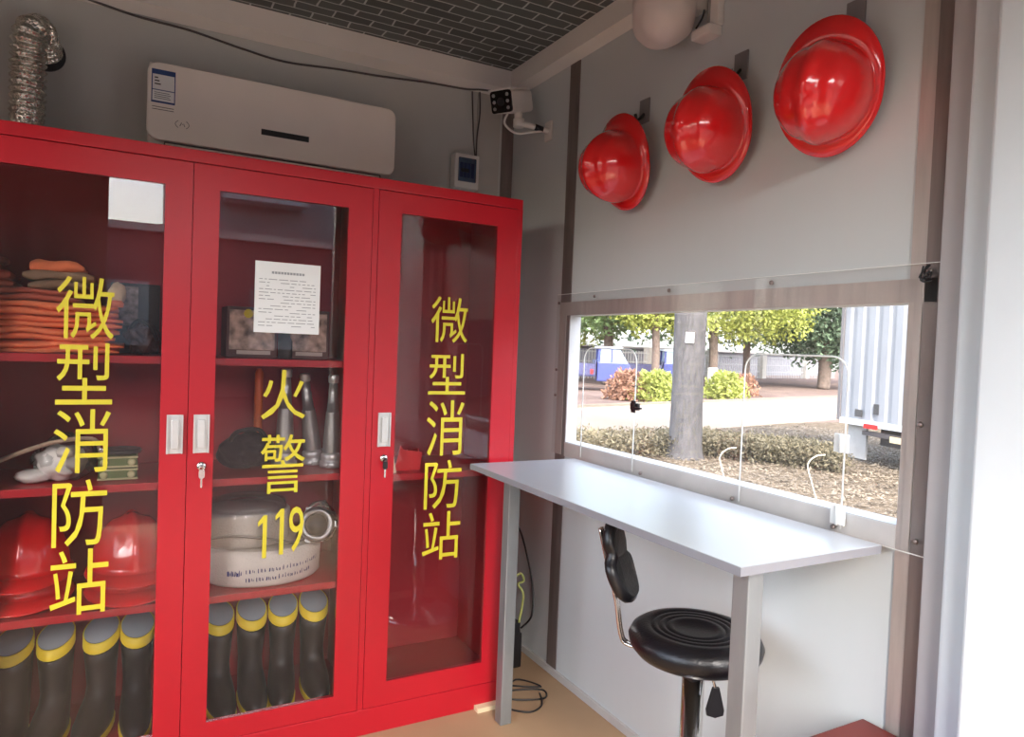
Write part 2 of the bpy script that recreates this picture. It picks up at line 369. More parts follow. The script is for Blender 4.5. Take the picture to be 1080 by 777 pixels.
def door(x0, x1, gx0, gx1, gz0, gz1, hx, chars, lab, key=None):
    dx0, dx1, dz0, dz1 = x0, x1, .089, 1.762
    def f(b):
        box(b, dx0, gx0, DY0, DY1, dz0, dz1); box(b, gx1, dx1, DY0, DY1, dz0, dz1)
        box(b, gx0, gx1, DY0, DY1, gz1, dz1); box(b, gx0, gx1, DY0, DY1, dz0, gz0)
    bm = mk(f); bmesh.ops.remove_doubles(bm, verts=bm.verts[:], dist=1e-5)
    # bring the box faces together into one frame
    d = obj('door', bm, RED, cab); d['label'] = lab
    obj('glass_pane', mk(lambda b: box(b, gx0 + .0002, gx1 - .0002, CYF + .004, CYF + .008, gz0 + .0002, gz1 - .0002)), GLASS, d)
    def h(b):
        box(b, hx - .021, hx + .021, DY0 - .003, DY0, .943, 1.053, .001)
        box(b, hx - .010, hx + .010, DY0 - .012, DY0 - .003, .957, 1.039, .003)
        box(b, hx - .021, hx - .017, DY0 - .008, DY0 - .003, .943, 1.053); box(b, hx + .017, hx + .021, DY0 - .008, DY0 - .003, .943, 1.053)
        for xx in (-.012, .012):
            for zz in (.948, 1.048): box(b, hx + xx - .003, hx + xx + .003, DY0 - .0045, DY0 - .003, zz - .003, zz + .003)
    obj('handle', mk(h), ALU, d)
    lettering(chars, d)
    if key:
        def lk(b): lathe(b, [(0, -.006), (.0, .008), (.006, .008), (.010, .007), (.012, .002), (.012, -.002), (.012, -.006)][1:], seg=20)
        bm = bmesh.new(); lathe(bm, [(.013, -.001), (.013, .004), (.011, .007), (.006, .0085), (.0, .0085)], seg=20)
        bm.transform(Matrix.Translation((hx + .002, DY0, .905)) @ Matrix.Rotation(R(90), 4, 'X')); obj('lock', bm, CHROME, d)
        def ky(b):
            box(b, hx + .0012, hx + .0032, DY0 - .026, DY0 - .006, .901, .909)
            prism(b, rrect(hx - .006, hx + .010, .872, .898, .006, 4), 'y', DY0 - .022, DY0 - .019)
            tube(b, [(hx + .002 + .007 * math.cos(t / 8 * 6.283), DY0 - .0205, .900 + .007 * math.sin(t / 8 * 6.283)) for t in range(8)], .0012, 5, closed=True)
        obj('key', mk(ky), key, d)
        obj('key_blade', mk(lambda b: box(b, hx - .001, hx + .004, DY0 - .0215, DY0 - .0195, .846, .874)), CHROME, d)
    return d
t1 = [('微', (-1.662, -1.529, 1.257, 1.421)), ('型', (-1.660, -1.530, 1.083, 1.248)), ('消', (-1.662, -1.532, .900, 1.070)), ('防', (-1.662, -1.537, .704, .882)), ('站', (-1.664, -1.530, .517, .694))]
t3 = [('微', (-.614, -.480, 1.287, 1.439)), ('型', (-.616, -.481, 1.112, 1.250)), ('消', (-.617, -.481, .905, 1.092)), ('防', (-.617, -.483, .726, .890)), ('站', (-.617, -.481, .551, .714))]
t2 = [('火', (-1.145, -1.015, 1.036, 1.185)), ('警', (-1.142, -1.012, .812, .990)), ('1', (-1.144, -1.118, .618, .748)), ('1', (-1.094, -1.069, .624, .764)), ('9', (-1.054, -1.010, .628, .768))]
door(-1.866, -1.3435, -1.803, -1.413, .140, 1.694, -1.375, t1, 'left door, lettered down its glass')
d2 = door(-1.3415, -.824, -1.273, -.900, .149, 1.694, -1.306, t2, 'middle door with a paper notice and 119 on its glass', CHROME)
door(-.803, -.300, -.727, -.378, .165, 1.697, -.764, t3, 'right door with black key in its lock', BLACK)
# paper notice taped on the middle pane
nt = thing('paper_notice', (-1.077, CYF - .001, 1.295), 'white sheet of printed paper stuck on the middle glass door', 'notice')
obj('sheet', mk(lambda b: box(b, -1.172, -.982, CYF - .0022, CYF - .0014, 1.295, 1.505)), PAPER, nt)
def pr(b):
    x = -1.125
    for k in range(11): box(b, x, x + .007, CYF - .0026, CYF - .0022, 1.470, 1.477); x += .0088
    for r_ in range(15):
        z = 1.452 - r_ * .0098
        x = -1.16
        while x < -.998:
            L = random.uniform(.006, .03)
            if random.random() < .8: box(b, x, min(x + L, -.995), CYF - .0025, CYF - .0022, z, z + .0022)
            x += L + .005
obj('printed_lines', mk(pr), INK, nt)

# ------------------------------------------------------------------ cabinet contents
def folded(x0, x1, y0, y1, z0, z1, m, nl, seed, lab, grp, extra=None):
    """a folded garment: several soft layers wrapped round at the front"""
    rnd = random.Random(seed); bm = bmesh.new(); h = (z1 - z0) / nl
    for k in range(nl):
        a = z0 + h * k; j = rnd.uniform(0, .014); w_ = rnd.uniform(0, .02)
        pts = []
        N = 14
        for i in range(N + 1):
            u = i / N; pts.append(u)
        rows = []
        for i in range(N + 1):
            x = x0 + w_ + (x1 - x0 - 2 * w_) * i / N
            ring = []
            e = min(i, N - i) / N; edge = min(1, .45 + e * 4)
            for q in range(10):
                t = q / 10 * 2 * math.pi
                yy = (y0 + y1) / 2 + (y1 - y0) / 2 * (abs(math.cos(t)) ** .35) * (1 if math.cos(t) >= 0 else -1) + (j if math.cos(t) < 0 else 0)
                zz = a + h / 2 + h * .56 * edge * (abs(math.sin(t)) ** .6) * (1 if math.sin(t) >= 0 else -1)
                n_ = noise.noise(Vector((x * 14, yy * 12, zz * 22 + seed))) * h * .6
                ring.append(bm.verts.new((x, yy + n_ * .5, max(z0, zz + n_))))
            rows.append(ring)
        for A, B in zip(rows, rows[1:]):
            for q in range(10):
                f = bm.faces.new((A[q], A[(q + 1) % 10], B[(q + 1) % 10], B[q])); f.smooth = True
        bm.faces.new(rows[0][::-1]); bm.faces.new(rows[-1])
    return tag(centre(obj('folded_suit', bm, m)), lab, 'clothing', grp)
z = 1.216; G1 = 'folded protective suits on the top shelf'
labs = ['orange folded suit at the bottom of the suit pile on the top shelf', 'orange folded suit second from the bottom of the top-shelf pile', 'orange folded suit in the middle of the top-shelf pile', 'orange folded suit fourth from the bottom of the top-shelf pile', 'duller orange folded suit just under the two khaki bundles']
hs_ = [.032, .034, .032, .034, .036]
for k in range(5):
    folded(-1.864, -1.50 - .012 * (k % 2) - (.1 if k == 4 else 0), -.565 + .006 * (k % 3), -.28, z, z + hs_[k], [ORG, ORG, ORG, ORG, ORGD][k], 2, k * 5 + 1, labs[k], G1); z += hs_[k] + .001
folded(-1.75, -1.575, -.55, -.32, z, z + .045, TAN, 2, 40, 'khaki and orange folded suit on top of the pile, right bundle', G1)
folded(-1.735, -1.60, -.54, -.34, z + .046, z + .078, ORG, 1, 41, 'small orange folded cloth topmost on the right bundle', G1)
folded(-1.864, -1.765, -.55, -.34, z, z + .04, ORGD, 2, 42, 'dark folded suit on top of the pile at the cabinet left side', G1)
folded(-1.864, -1.785, -.54, -.35, z + .041, z + .085, ORGD, 2, 43, 'reddish folded cloth topmost at the cabinet left side', G1)
tg = obj('reflective_tag', mk(lambda b: box(b, -1.83, -1.79, -.578, -.5745, 1.245, 1.256, .001)), LGREEN); tag(centre(tg), 'short bright green tape tag at the left end of the suit pile', 'tag')

# breathing mask bag, dark bundle and boxes at the right end of top shelf
def blob(bm, c, rx, ry, rz, amp=.15, seed=0, sub=3):
    r = bmesh.ops.create_icosphere(bm, subdivisions=sub, radius=1)
    for v in r['verts']:
        n_ = 1 + amp * noise.noise(v.co * 2.1 + Vector((seed, seed, 0)))
        v.co = Vector((c[0] + v.co.x * rx * n_, c[1] + v.co.y * ry * n_, c[2] + v.co.z * rz * n_))
    for f in bm.faces: f.smooth = True
bg_ = thing('fur_bundle', (-1.455, -.45, 1.216), 'dark brown rumpled bundle beside the folded orange suits', 'bundle')
obj('bundle', mk(lambda b: blob(b, (-1.456, -.45, 1.262), .042, .07, .045, .6, 3, 4)), mat('brown_fabric', (74, 48, 44), .9, var=.4, scale=20, bump=.8), bg_)
obj('strap', mk(lambda b: tube(b, catmull([(-1.49, -.50, 1.29), (-1.47, -.52, 1.315), (-1.44, -.52, 1.300), (-1.42, -.50, 1.26)]), .006, 8)), BLACK, bg_)
mk_ = thing('small_mask', (-1.52, -.5, 1.32), 'small cream mask resting on the orange suits beside the dark bundle', 'mask')
obj('shell', mk(lambda b: blob(b, (-1.525, -.50, 1.386), .022, .02, .034, .25, 9)), CREAM, mk_)
obj('filter', mk(lambda b: lathe(b, [(0, 1.349), (.016, 1.349), (.018, 1.36), (.012, 1.368), (0, 1.368)], -1.525, -.515, 16)), ORG, mk_)
fc = thing('framed_case', (-1.47, -.36, 1.216), 'dark case with a pale patterned front behind the mask on the top shelf', 'case')
obj('case', mk(lambda b: box(b, -1.545, -1.41, -.34, -.25, 1.216, 1.43, .004)), DGREY, fc)
obj('front_label', mk(lambda b: box(b, -1.535, -1.47, -.3425, -.34, 1.30, 1.42)), mat('patterned_label', (150, 130, 122), .6, var=.6, scale=60), fc)
PIC = mat('printed_carton', (176, 150, 136), .6, var=.75, scale=30)
CART = mat('dark_carton', (98, 66, 62), .6, var=.3)
for i, (x0, x1, z1, lab) in enumerate(((-1.232, -1.082, 1.372, 'printed smoke hood carton with yellow mark, left of the two on the top shelf'), (-1.055, -.920, 1.372, 'printed smoke hood carton behind the notice, right of the two on the top shelf'))):
    cb = thing('smoke_hood_carton', ((x0 + x1) / 2, -.43, 1.216), lab, 'box', 'smoke hood cartons on the top shelf')
    obj('carton', mk(lambda b: box(b, x0, x1, -.50, -.36, 1.216, z1, .002)), CART, cb)
    obj('picture', mk(lambda b: box(b, x0 + .008, x1 - .008, -.5012, -.50, 1.24, z1 - .01)), PIC, cb)
    obj('caption_strip', mk(lambda b: box(b, x0 + .03, x1 - .02, -.5016, -.5012, 1.226, 1.238)), mat('pale_strip', (196, 180, 170), .6), cb)
    if i == 0: obj('yellow_mark', mk(lambda b: prism(b, [(-1.170 + .014 * math.cos(k / 10 * 6.283), 1.352 + .014 * math.sin(k / 10 * 6.283)) for k in range(10)], 'y', -.5022, -.5012)), YBOOT, cb)
bt = thing('dark_canister', (-1.068, -.52, 1.216), 'small dark round canister standing between the two printed cartons', 'canister')
obj('can', mk(lambda b: lathe(b, [(0, 1.217), (.02, 1.217), (.022, 1.222), (.022, 1.27), (.014, 1.284), (.012, 1.30), (0, 1.302)], -1.062, -.525, 20)), DGREY, bt)
obj('cream_collar', mk(lambda b: lathe(b, [(0.0, 1.30), (.013, 1.30), (.013, 1.312), (0, 1.314)], -1.062, -.525, 16)), CREAM, bt)

# middle shelf, left bay : breathing mask, rope, green cases
mb = thing('breathing_mask', (-1.66, -.45, .857), 'white face mask with clear plastic hood lying on the middle shelf', 'mask')
def mshell(b):
    blob(b, (-1.655, -.47, .905), .062, .055, .05, .25, 5, 4)
    blob(b, (-1.715, -.50, .876), .045, .03, .020, .2, 6, 3)
obj('face_piece', mk(mshell), WHITE, mb)
obj('clear_hood', mk(lambda b: blob(b, (-1.635, -.46, .925), .075, .07, .062, .5, 2, 3)), FILM, mb)
obj('exhale_valve', mk(lambda b: lathe(b, [(0, .93), (.02, .93), (.024, .945), (.014, .958), (0, .958)], -1.64, -.52, 16)), mat('pale_valve', (206, 200, 190), .4), mb)
rp = obj('rope', mk(lambda b: tube(b, catmull([(-1.862, -.52, .885), (-1.83, -.53, .905), (-1.78, -.53, .93), (-1.72, -.53, .955), (-1.66, -.52, .972), (-1.58, -.5, .975), (-1.56, -.48, .94), (-1.55, -.46, .87)], 5), .006, 8)), mat('pale_rope', (188, 160, 140), .8, var=.2, scale=60)); tag(centre(rp), 'pale rope running over the white face mask on the middle shelf', 'rope')
ch = thing('karabiner_bunch', (-1.84, -.50, .857), 'small bunch of dark metal rings at the left end of the middle shelf', 'hardware')
for k in range(4):
    c0 = Vector((-1.845 + .012 * k, -.52 + .01 * k, .868 + .008 * (k % 2)))
    obj('ring', mk(lambda b: tube(b, [c0 + Vector((.014 * math.cos(t / 12 * 6.283), .004 * k * math.sin(t / 12 * 6.283), .010 * math.sin(t / 12 * 6.283))) for t in range(12)], .0028, 6, closed=True)), STEELD, ch)
zz = .858
for k in range(2):
    gc = thing('belt_case', (-1.505, -.49, zz), ['green and cream flat case lying on the middle shelf, lower of two', 'green and cream flat case stacked on the other, upper of two'][k], 'case', 'green flat cases on the middle shelf')
    obj('case', mk(lambda b: box(b, -1.562, -1.465, -.53, -.43, zz, zz + .034, .006)), GREEN, gc)
    obj('rim', mk(lambda b: (box(b, -1.564, -1.463, -.532, -.43, zz + .002, zz + .007), box(b, -1.564, -1.463, -.532, -.43, zz + .028, zz + .033))), mat('olive_cream', (190, 188, 140), .5), gc)
    for xx in (-1.548, -1.48):
        bm = bmesh.new(); lathe(bm, [(.010, 0), (.010, .004), (.006, .005), (0, .005)], seg=14); bm.transform(Matrix.Translation((xx, -.532, zz + .017)) @ Matrix.Rotation(R(90), 4, 'X')); obj('stud', bm, mat('olive_cream', (190, 188, 140)), gc)
    zz += .035
dd = thing('dark_belt_roll', (-1.50, -.46, zz), 'dark coiled belt lying on top of the green flat cases', 'belt')
obj('coil', mk(lambda b: [tube(b, [(-1.505 + (.045 - .008 * q) * math.cos(t / 24 * 6.283), -.475 + (.04 - .008 * q) * math.sin(t / 24 * 6.283), zz + .008) for t in range(24)], .0075, 6, closed=True) for q in range(4)]), DGREY, dd)
obj('buckle', mk(lambda b: box(b, -1.56, -1.545, -.53, -.512, zz + .012, zz + .022, .002)), CHROME, dd)

# middle shelf, centre bay : nozzles, bag, small cone
def nozzle(x, y, z, lean, az, sc, lab, h=.30):
    t = thing('hose_nozzle', (x, y, z), lab, 'nozzle', 'fire hose nozzles on the middle shelf')
    t.rotation_euler = (0, lean, az)
    T = world_of(t)
    def pz(name, prof, m, seg=28, fl=False):
        bm = bmesh.new(); lathe(bm, [(r * sc, zz * sc) for r, zz in prof], seg=seg); bm.transform(T); obj(name, bm, m, t)
    pz('coupling', [(0, 0), (.036, 0), (.040, .004), (.040, .018), (.034, .022), (.034, .026), (.036, .03), (.036, .044), (.030, .05), (.0, .05)], ALU)
    pz('barrel', [(.029, .05), (.030, .06), (.028, .10), (.0225, .185), (.0225, .19), (.020, .19), (.016, .25), (.0135, .292), (0, .292)], SILV)
    pz('tip', [(.0135, .288), (.017, .290), (.0175, .312), (.015, .316), (.011, .316), (.010, .308), (0, .308)], ALU)
    for s_ in (0, 2.09, 4.19):
        bm = bmesh.new(); box(bm, .034 * sc * math.cos(s_) - .006, .034 * sc * math.cos(s_) + .006, .038 * sc * math.sin(s_) - .006, .038 * sc * math.sin(s_) + .006, .004 * sc, .014 * sc)
        bm.transform(T); obj('lug', bm, ALU, t)
nozzle(-.892, -.47, .858, 0, 0, .97, 'upright silver hose nozzle beside the right post of the middle bay')
nozzle(-.93, -.39, .858, R(-8), .2, .98, 'silver hose nozzle leaning left behind the upright one')
nozzle(-1.035, -.42, .858, 0, 0, 1.02, 'silver hose nozzle standing behind the upper lettering of the middle door')
bgx = thing('black_tool_bag', (-1.13, -.42, .857), 'low black tool bag standing on the middle shelf left of the nozzles', 'bag')
def bag(b):
    blob(b, (-1.155, -.42, .915), .085, .09, .058, .25, 4, 4)
obj('bag_body', mk(bag), mat('black_canvas', (34, 30, 34), .8, var=.3, scale=20, bump=.5), bgx)
obj('bag_handle', mk(lambda b: tube(b, catmull([(-1.21, -.47, .955), (-1.19, -.49, .985), (-1.13, -.49, .990), (-1.10, -.47, .955)]), .007, 8)), BLACK, bgx)
fl = thing('orange_wand', (-1.12, -.35, .857), 'thin orange-tipped traffic wand standing behind the black tool bag', 'wand')
obj('grip', mk(lambda b: lathe(b, [(0, .858), (.015, .858), (.016, .95), (.012, .96), (0, .96)], -1.105, -.32, 16)), BLACK, fl)
obj('tube', mk(lambda b: lathe(b, [(.012, .96), (.014, .97), (.014, 1.16), (.008, 1.175), (0, 1.176)], -1.105, -.32, 16)), mat('orange_plastic', (230, 110, 50), .4), fl)

# bottom shelf (z .508) : helmets, rolled hose
def helmet_mesh(b, grow=0):
    """hard hat, crown up, visor toward +x; origin at the rim centre"""
    N = 64; A, B, H = .113 + grow, .107 + grow, .150
    prof = []
    for k in range(15):
        t = k / 14 * math.pi / 2; prof.append((math.cos(t) ** .92, math.sin(t) ** .95))
    rings = []
    for rr, hh in prof:
        if rr < .02: rings.append([b.verts.new((0, 0, H + .006))]); continue
        ring = []
        for k in range(N):
            a = 2 * math.pi * k / N; x = A * rr * math.cos(a); y = B * rr * math.sin(a)
            z = H * hh + .02 * 0
            ridge = .013 * max(0, 1 - (abs(y) / .020) ** 2) * (hh ** .5) * (1 if abs(y) < .02 else 0)
            z += ridge * hh; x += ridge * (1 - hh) * (1 if x > 0 else -1)
            side = .004 * max(0, 1 - ((abs(y) - .052) / .012) ** 2) if abs(abs(y) - .052) < .012 and hh > .2 else 0
            z += side
            ring.append(b.verts.new((x, y, z)))
        rings.append(ring)
    def brim(out, z0, vis, droop):
        ring = []
        for k in range(N):
            a = 2 * math.pi * k / N; ca = math.cos(a); f = max(0, ca) ** 1.4; g = max(0, -ca) ** 3
            e = out + (vis * f + .010 * g) * (out / .022)
            ring.append(b.verts.new(((A + e) * ca, (B + e * .62) * math.sin(a), z0 - droop * (.3 + f) * (out / .022))))
        return ring
    # brim rings outward then thickness and back inside
    br = [brim(.006, .004, .0, .004), brim(.014, -.002, .024, .010), brim(.022, -.004, .028, .012)]
    lo = [brim(.0225, -.008, .028, .012), brim(.012, -.006, .024, .010)]
    inner = []
    for rr, hh in ((.97, 0), (.95, .2), (.85, .52), (.6, .8), (.3, .93)):
        inner.append([b.verts.new((A * rr * math.cos(2 * math.pi * k / N), B * rr * math.sin(2 * math.pi * k / N), H * hh - .003)) for k in range(N)])
    top_in = [b.verts.new((0, 0, H - .006))]
    seq = rings[::-1] + br + lo + inner + [top_in]
    for P_, Q in zip(seq, seq[1:]):
        for k in range(N):
            k2 = (k + 1) % N
            if len(P_) == 1: f = b.faces.new((P_[0], Q[k], Q[k2]))
            elif len(Q) == 1: f = b.faces.new((P_[k], P_[k2], Q[0]))
            else: f = b.faces.new((P_[k], P_[k2], Q[k2], Q[k]))
            f.smooth = True
def helmet(loc, mtx, lab, grp):
    t = thing('hard_hat', loc, lab, 'helmet', grp)
    t.rotation_euler = mtx.to_euler(); T = world_of(t)
    bm = bmesh.new(); helmet_mesh(bm); bm.transform(T); obj('shell', bm, HELM, t)
    bm = bmesh.new(); tube(bm, [(.104 * math.cos(a / 32 * 6.283), .088 * math.sin(a / 32 * 6.283), .004) for a in range(32)], .006, 6, closed=True)
    bm.transform(T @ Matrix.Scale(1, 4)); obj('headband', bm, BLACK, t)
    bm = bmesh.new(); tube(bm, catmull([(-.02, .092, .01), (-.01, .082, -.016), (.0, .04, -.028), (0, -.04, -.028), (-.01, -.082, -.016), (-.02, -.092, .01)], 4), .003, 6); bm.transform(T); obj('chin_strap', bm, mat('grey_strap', (120, 112, 108), .8), t)
    return t
W2 = Matrix(((0, 0, -1), (0, 1, 0), (1, 0, 0)))   # visor up, crown out from the right wall
G = 'red hard hats hung on the wall'
def wallhat(y, z, tilt, yaw, roll, lab, x=-.088):
    m = Matrix.Rotation(R(yaw), 3, 'Z') @ Matrix.Rotation(R(tilt), 3, 'Y') @ Matrix.Rotation(R(roll), 3, 'X') @ W2
    helmet((x, y, z), m, lab, G)
wallhat(-.918, 1.888, -15, 6, 4, 'red hard hat hanging farthest into the corner, nearest the security camera')
wallhat(-1.325, 1.905, -16, 12, 6, 'red hard hat hanging on the wall between the other two')
wallhat(-1.695, 1.897, -18, 20, 8, 'red hard hat hanging nearest the bright door frame')
for (y, z) in ((-.925, 2.06), (-1.345, 2.07), (-1.70, 2.07)):
    hk = thing('coat_hook', (0, y, z), {-.925: 'small grey wall hook holding the hat farthest into the corner', -1.345: 'small grey wall hook holding the middle hat', -1.70: 'small grey wall hook holding the hat nearest the door frame'}[y], 'hook', 'wall hooks above the hats')
    obj('plate', mk(lambda b: box(b, -.006, -.0005, y - .025, y + .025, z - .02, z + .06, .002)), mat('grey_hook', (130, 128, 128), .5), hk)
    obj('prong', mk(lambda b: tube(b, catmull([(-.006, y, z + .01), (-.025, y, z - .01), (-.035, y, z - .012), (-.042, y, z + .004)]), .005, 8)), BLACK, hk)
UP = Matrix.Identity(3)
GH = 'red hard hats stacked on the lower shelf'
for (x, y, z, rz, lab) in ((-1.735, -.41, .524, -95, 'glossy red hard hat on the lower shelf, bottom of the left stack'), (-1.735, -.41, .584, -95, 'glossy red hard hat on the lower shelf, top of the left stack'),
                         (-1.475, -.44, .524, -90, 'glossy red hard hat on the lower shelf, bottom of the right stack'), (-1.475, -.44, .574, -84, 'glossy red hard hat on the lower shelf, top of the right stack')):
    helmet((x, y, z + .014), Matrix.Rotation(R(rz), 3, 'Z'), lab, GH)

# rolled white hose
hz = .508
hose = thing('rolled_fire_hose', (-1.10, -.43, hz), 'large roll of white fire hose with printed text and metal coupling', 'hose')
def roll(b):
    # flat wound coil lying on its side, seen from front: spiral bands
    lathe(b, [(0, hz + .004), (.150, hz + .002), (.158, hz + .012), (.160, hz + .10), (.150, hz + .112), (.146, hz + .114), (.142, hz + .108), (.136, hz + .114), (.130, hz + .108), (.124, hz + .114), (.118, hz + .108), (.05, hz + .11), (0, hz + .11)], -1.095, -.415, 56, sx=1.16, sy=.98)
obj('lower_coil', mk(roll), HOSE, hose)
def roll2(b):
    lathe(b, [(0, hz + .112), (.112, hz + .112), (.120, hz + .122), (.122, hz + .21), (.114, hz + .22), (.108, hz + .216), (.100, hz + .222), (.092, hz + .216), (.084, hz + .222), (.04, hz + .218), (0, hz + .218)], -1.145, -.40, 48, sx=1.12)
obj('upper_coil', mk(roll2), HOSE, hose)
def wrap(b):
    tube(b, catmull([(-1.27, -.50, hz + .15), (-1.20, -.53, hz + .16), (-1.10, -.54, hz + .145), (-1.00, -.50, hz + .115), (-.95, -.45, hz + .13)], 8), .004, 6)
obj('seam', mk(wrap), mat('grey_seam', (120, 116, 112), .8), hose)
obj('plastic_wrap', mk(lambda b: (lathe(b, [(.126, hz + .12), (.130, hz + .20), (.122, hz + .242), (.07, hz + .258), (0, hz + .26)], -1.15, -.405, 40, sx=1.02, sy=.95), blob(b, (-.925, -.485, hz + .17), .052, .04, .066, .3, 3, 3))), FILM, hose)
def coup(b):
    lathe(b, [(.030, 0), (.030, .028), (.034, .032), (.046, .032), (.050, .026), (.050, .012), (.044, .006), (.044, 0), (.044, -.03), (.0, -.03)], seg=36)
    for a in (0, 2.09, 4.19): box(b, .047 * math.cos(a) - .008, .047 * math.cos(a) + .008, .047 * math.sin(a) - .008, .047 * math.sin(a) + .008, .014, .026)
bm = mk(coup); TC = Matrix.Translation((-.945, -.52, hz + .172)) @ Matrix.Rotation(R(-14), 4, 'Z') @ Matrix.Rotation(R(74), 4, 'X') @ Matrix.Scale(1.12, 4); bm.transform(TC); obj('coupling', bm, mat('worn_coupling_metal', (120, 120, 120), .3, .8), hose)
bm = mk(lambda b: lathe(b, [(.030, .012), (.030, .016), (0, .013)], seg=24)); bm.transform(TC); obj('coupling_bore', bm, mat('dark_bore', (40, 44, 44), .5), hose)
# printed band: short strokes wrapped on the lower coil
def strokes(b, a0, a1, zc, hgt, dens, slant):
    rnd = random.Random(3); a = a0
    while a < a1:
        for s_ in range(rnd.randint(2, 3)):
            aa = a + R(rnd.uniform(-.9, .9)); r0 = .1625
            x = -1.095 + r0 * 1.16 * math.cos(aa); y = -.415 + r0 * .98 * math.sin(aa); x2 = -1.095 + r0 * 1.16 * math.cos(aa + R(.6)); y2 = -.415 + r0 * .98 * math.sin(aa + R(.6))
            z0_ = zc + slant * (a - a0) + rnd.uniform(-.3, .0) * hgt; z1_ = z0_ + hgt * rnd.uniform(.3, .9)
            b.faces.new([b.verts.new(q) for q in ((x, y, z0_), (x2, y2, z0_), (x2, y2, z1_), (x, y, z1_))])
        a += R(dens)
bm = bmesh.new(); strokes(bm, R(248), R(325), hz + .052, .014, 3.4, .008); strokes(bm, R(248), R(312), hz + .026, .014, 3.0, .008); obj('printed_text', bm, mat('navy_ink', (60, 62, 110), .8), hose, fix=False)
bm = bmesh.new(); strokes(bm, R(230), R(244), hz + .044, .018, 1.2, .004); obj('printed_mark', bm, mat('blue_ink', (52, 56, 120), .8), hose, fix=False)

# boots, bottom of the cabinet
def boot(x, y, lab, rz=0, tiltx=0):
    z0 = .1005
    t = thing('rubber_boot', (x, y, z0), lab, 'boot', 'black rubber boots in the bottom of the cabinet', 0)
    t.rotation_euler = (tiltx, 0, R(rz)); T = world_of(t)
    def sec(zv, cy, ax, ay, n=24):
        return [Vector((ax * math.cos(2 * math.pi * k / n), cy + ay * math.sin(2 * math.pi * k / n), zv)) for k in range(n)]
    # toe toward -y
    secs = [(.016, -.045, .040, .125), (.035, -.048, .043, .126), (.055, -.040, .043, .115), (.075, -.018, .041, .090), (.098, .010, .038, .062), (.13, .018, .037, .052), (.20, .014, .042, .054), (.256, .010, .046, .058)]
    bm = bmesh.new(); prev = None
    for s_ in secs:
        ring = [bm.verts.new(v) for v in sec(*s_)]
        if prev:
            for k in range(24):
                f = bm.faces.new((prev[k], prev[(k + 1) % 24], ring[(k + 1) % 24], ring[k])); f.smooth = True
        else: bm.faces.new(ring[::-1])
        prev = ring
    for v in prev: v.co.z += (v.co.y - .01) * .38
    bm.faces.new(prev); bm.transform(T); obj('shaft', bm, RUBBER, t)
    def soles(b):
        prev = None
        for zv, g in ((0, 0), (.004, .003), (.016, .004), (.022, .001)):
            ring = [b.verts.new(v) for v in sec(zv, -.045, .041 + g, .126 + g)]
            if prev:
                for k in range(24): b.faces.new((prev[k], prev[(k + 1) % 24], ring[(k + 1) % 24], ring[k]))
            else: b.faces.new(ring[::-1])
            prev = ring
        b.faces.new(prev)
    bm = mk(soles); bm.transform(T); obj('sole', bm, YBOOT, t)
    # slanted collar: higher at the back
    def collar(b):
        prev = None
        for q in (0, 1):
            ring = []
            for v in sec(.262 + q * .030, .010, .0475, .0595):
                v = v.copy(); v.z += (v.y - .01) * .40; ring.append(b.verts.new(v))
            if prev:
                for k in range(24): f = b.faces.new((prev[k], prev[(k + 1) % 24], ring[(k + 1) % 24], ring[k])); f.smooth = True
            prev = ring
        inn = []
        for v in sec(.292, .010, .0440, .0560):
            v = v.copy(); v.z += (v.y - .01) * .40; inn.append(b.verts.new(v))
        for k in range(24): b.faces.new((prev[k], prev[(k + 1) % 24], inn[(k + 1) % 24], inn[k]))
    bm = mk(collar); bm.transform(T); obj('collar', bm, YBOOT, t)['label'] = 'yellow collar band'
    def lin(b):
        rings = []
        for r_, dz in ((1, 0), (.8, .003), (.4, .004)):
            ring = []
            for v in sec(.2935, .010, .0438 * r_, .0558 * r_):
                v = v.copy(); v.z += (v.y - .01) * .40 + dz; ring.append(b.verts.new(v))
            rings.append(ring)
        for A_, B_ in zip(rings, rings[1:]):
            for k in range(24): f = b.faces.new((A_[k], A_[(k + 1) % 24], B_[(k + 1) % 24], B_[k])); f.smooth = True
        b.faces.new(rings[-1])
    bm = mk(lin); bm.transform(T); obj('lining', bm, LIN, t)['label'] = 'blue-grey fabric lining'
bx = [(-1.765, 'leftmost in the left bay, cut by the photo edge', -14), (-1.664, 'second from the left in the left bay', -14), (-1.550, 'third from the left in the left bay', -16), (-1.452, 'at the right end of the left bay, half behind the door frame', -2),
      (-1.222, 'leftmost behind the middle glass door', 4), (-1.122, 'second from the left behind the middle glass door', 0), (-1.024, 'third from the left behind the middle glass door', -10), (-.922, 'rightmost behind the middle glass door', -2)]
for x, l_, rz in bx: boot(x, -.42, 'black rubber boot, ' + l_, rz)

# right bay : leaning board and red folder
fb = thing('leaning_board', (-.74, -.48, .843), 'cream board leaning on the left side of the right cabinet bay', 'board')
def lb(b): prism(b, [(-.715, .8435), (-.695, .8435), (-.735, 1.06), (-.755, 1.06)], 'y', -.56, -.36)
obj('board', mk(lb), CREAM, fb)
rf = thing('red_brochure', (-.66, -.5, .843), 'small red booklet standing open beside the leaning cream board', 'booklet')
obj('cover', mk(lambda b: (prism(b, [(-.692, .8435), (-.60, .8435), (-.592, .905), (-.66, .915), (-.672, .93)], 'y', -.53, -.525), prism(b, [(-.53, .8435), (-.40, .8435), (-.41, .90), (-.51, .915)], 'x', -.602, -.598))), mat('red_cover', (206, 40, 44), .5), rf)

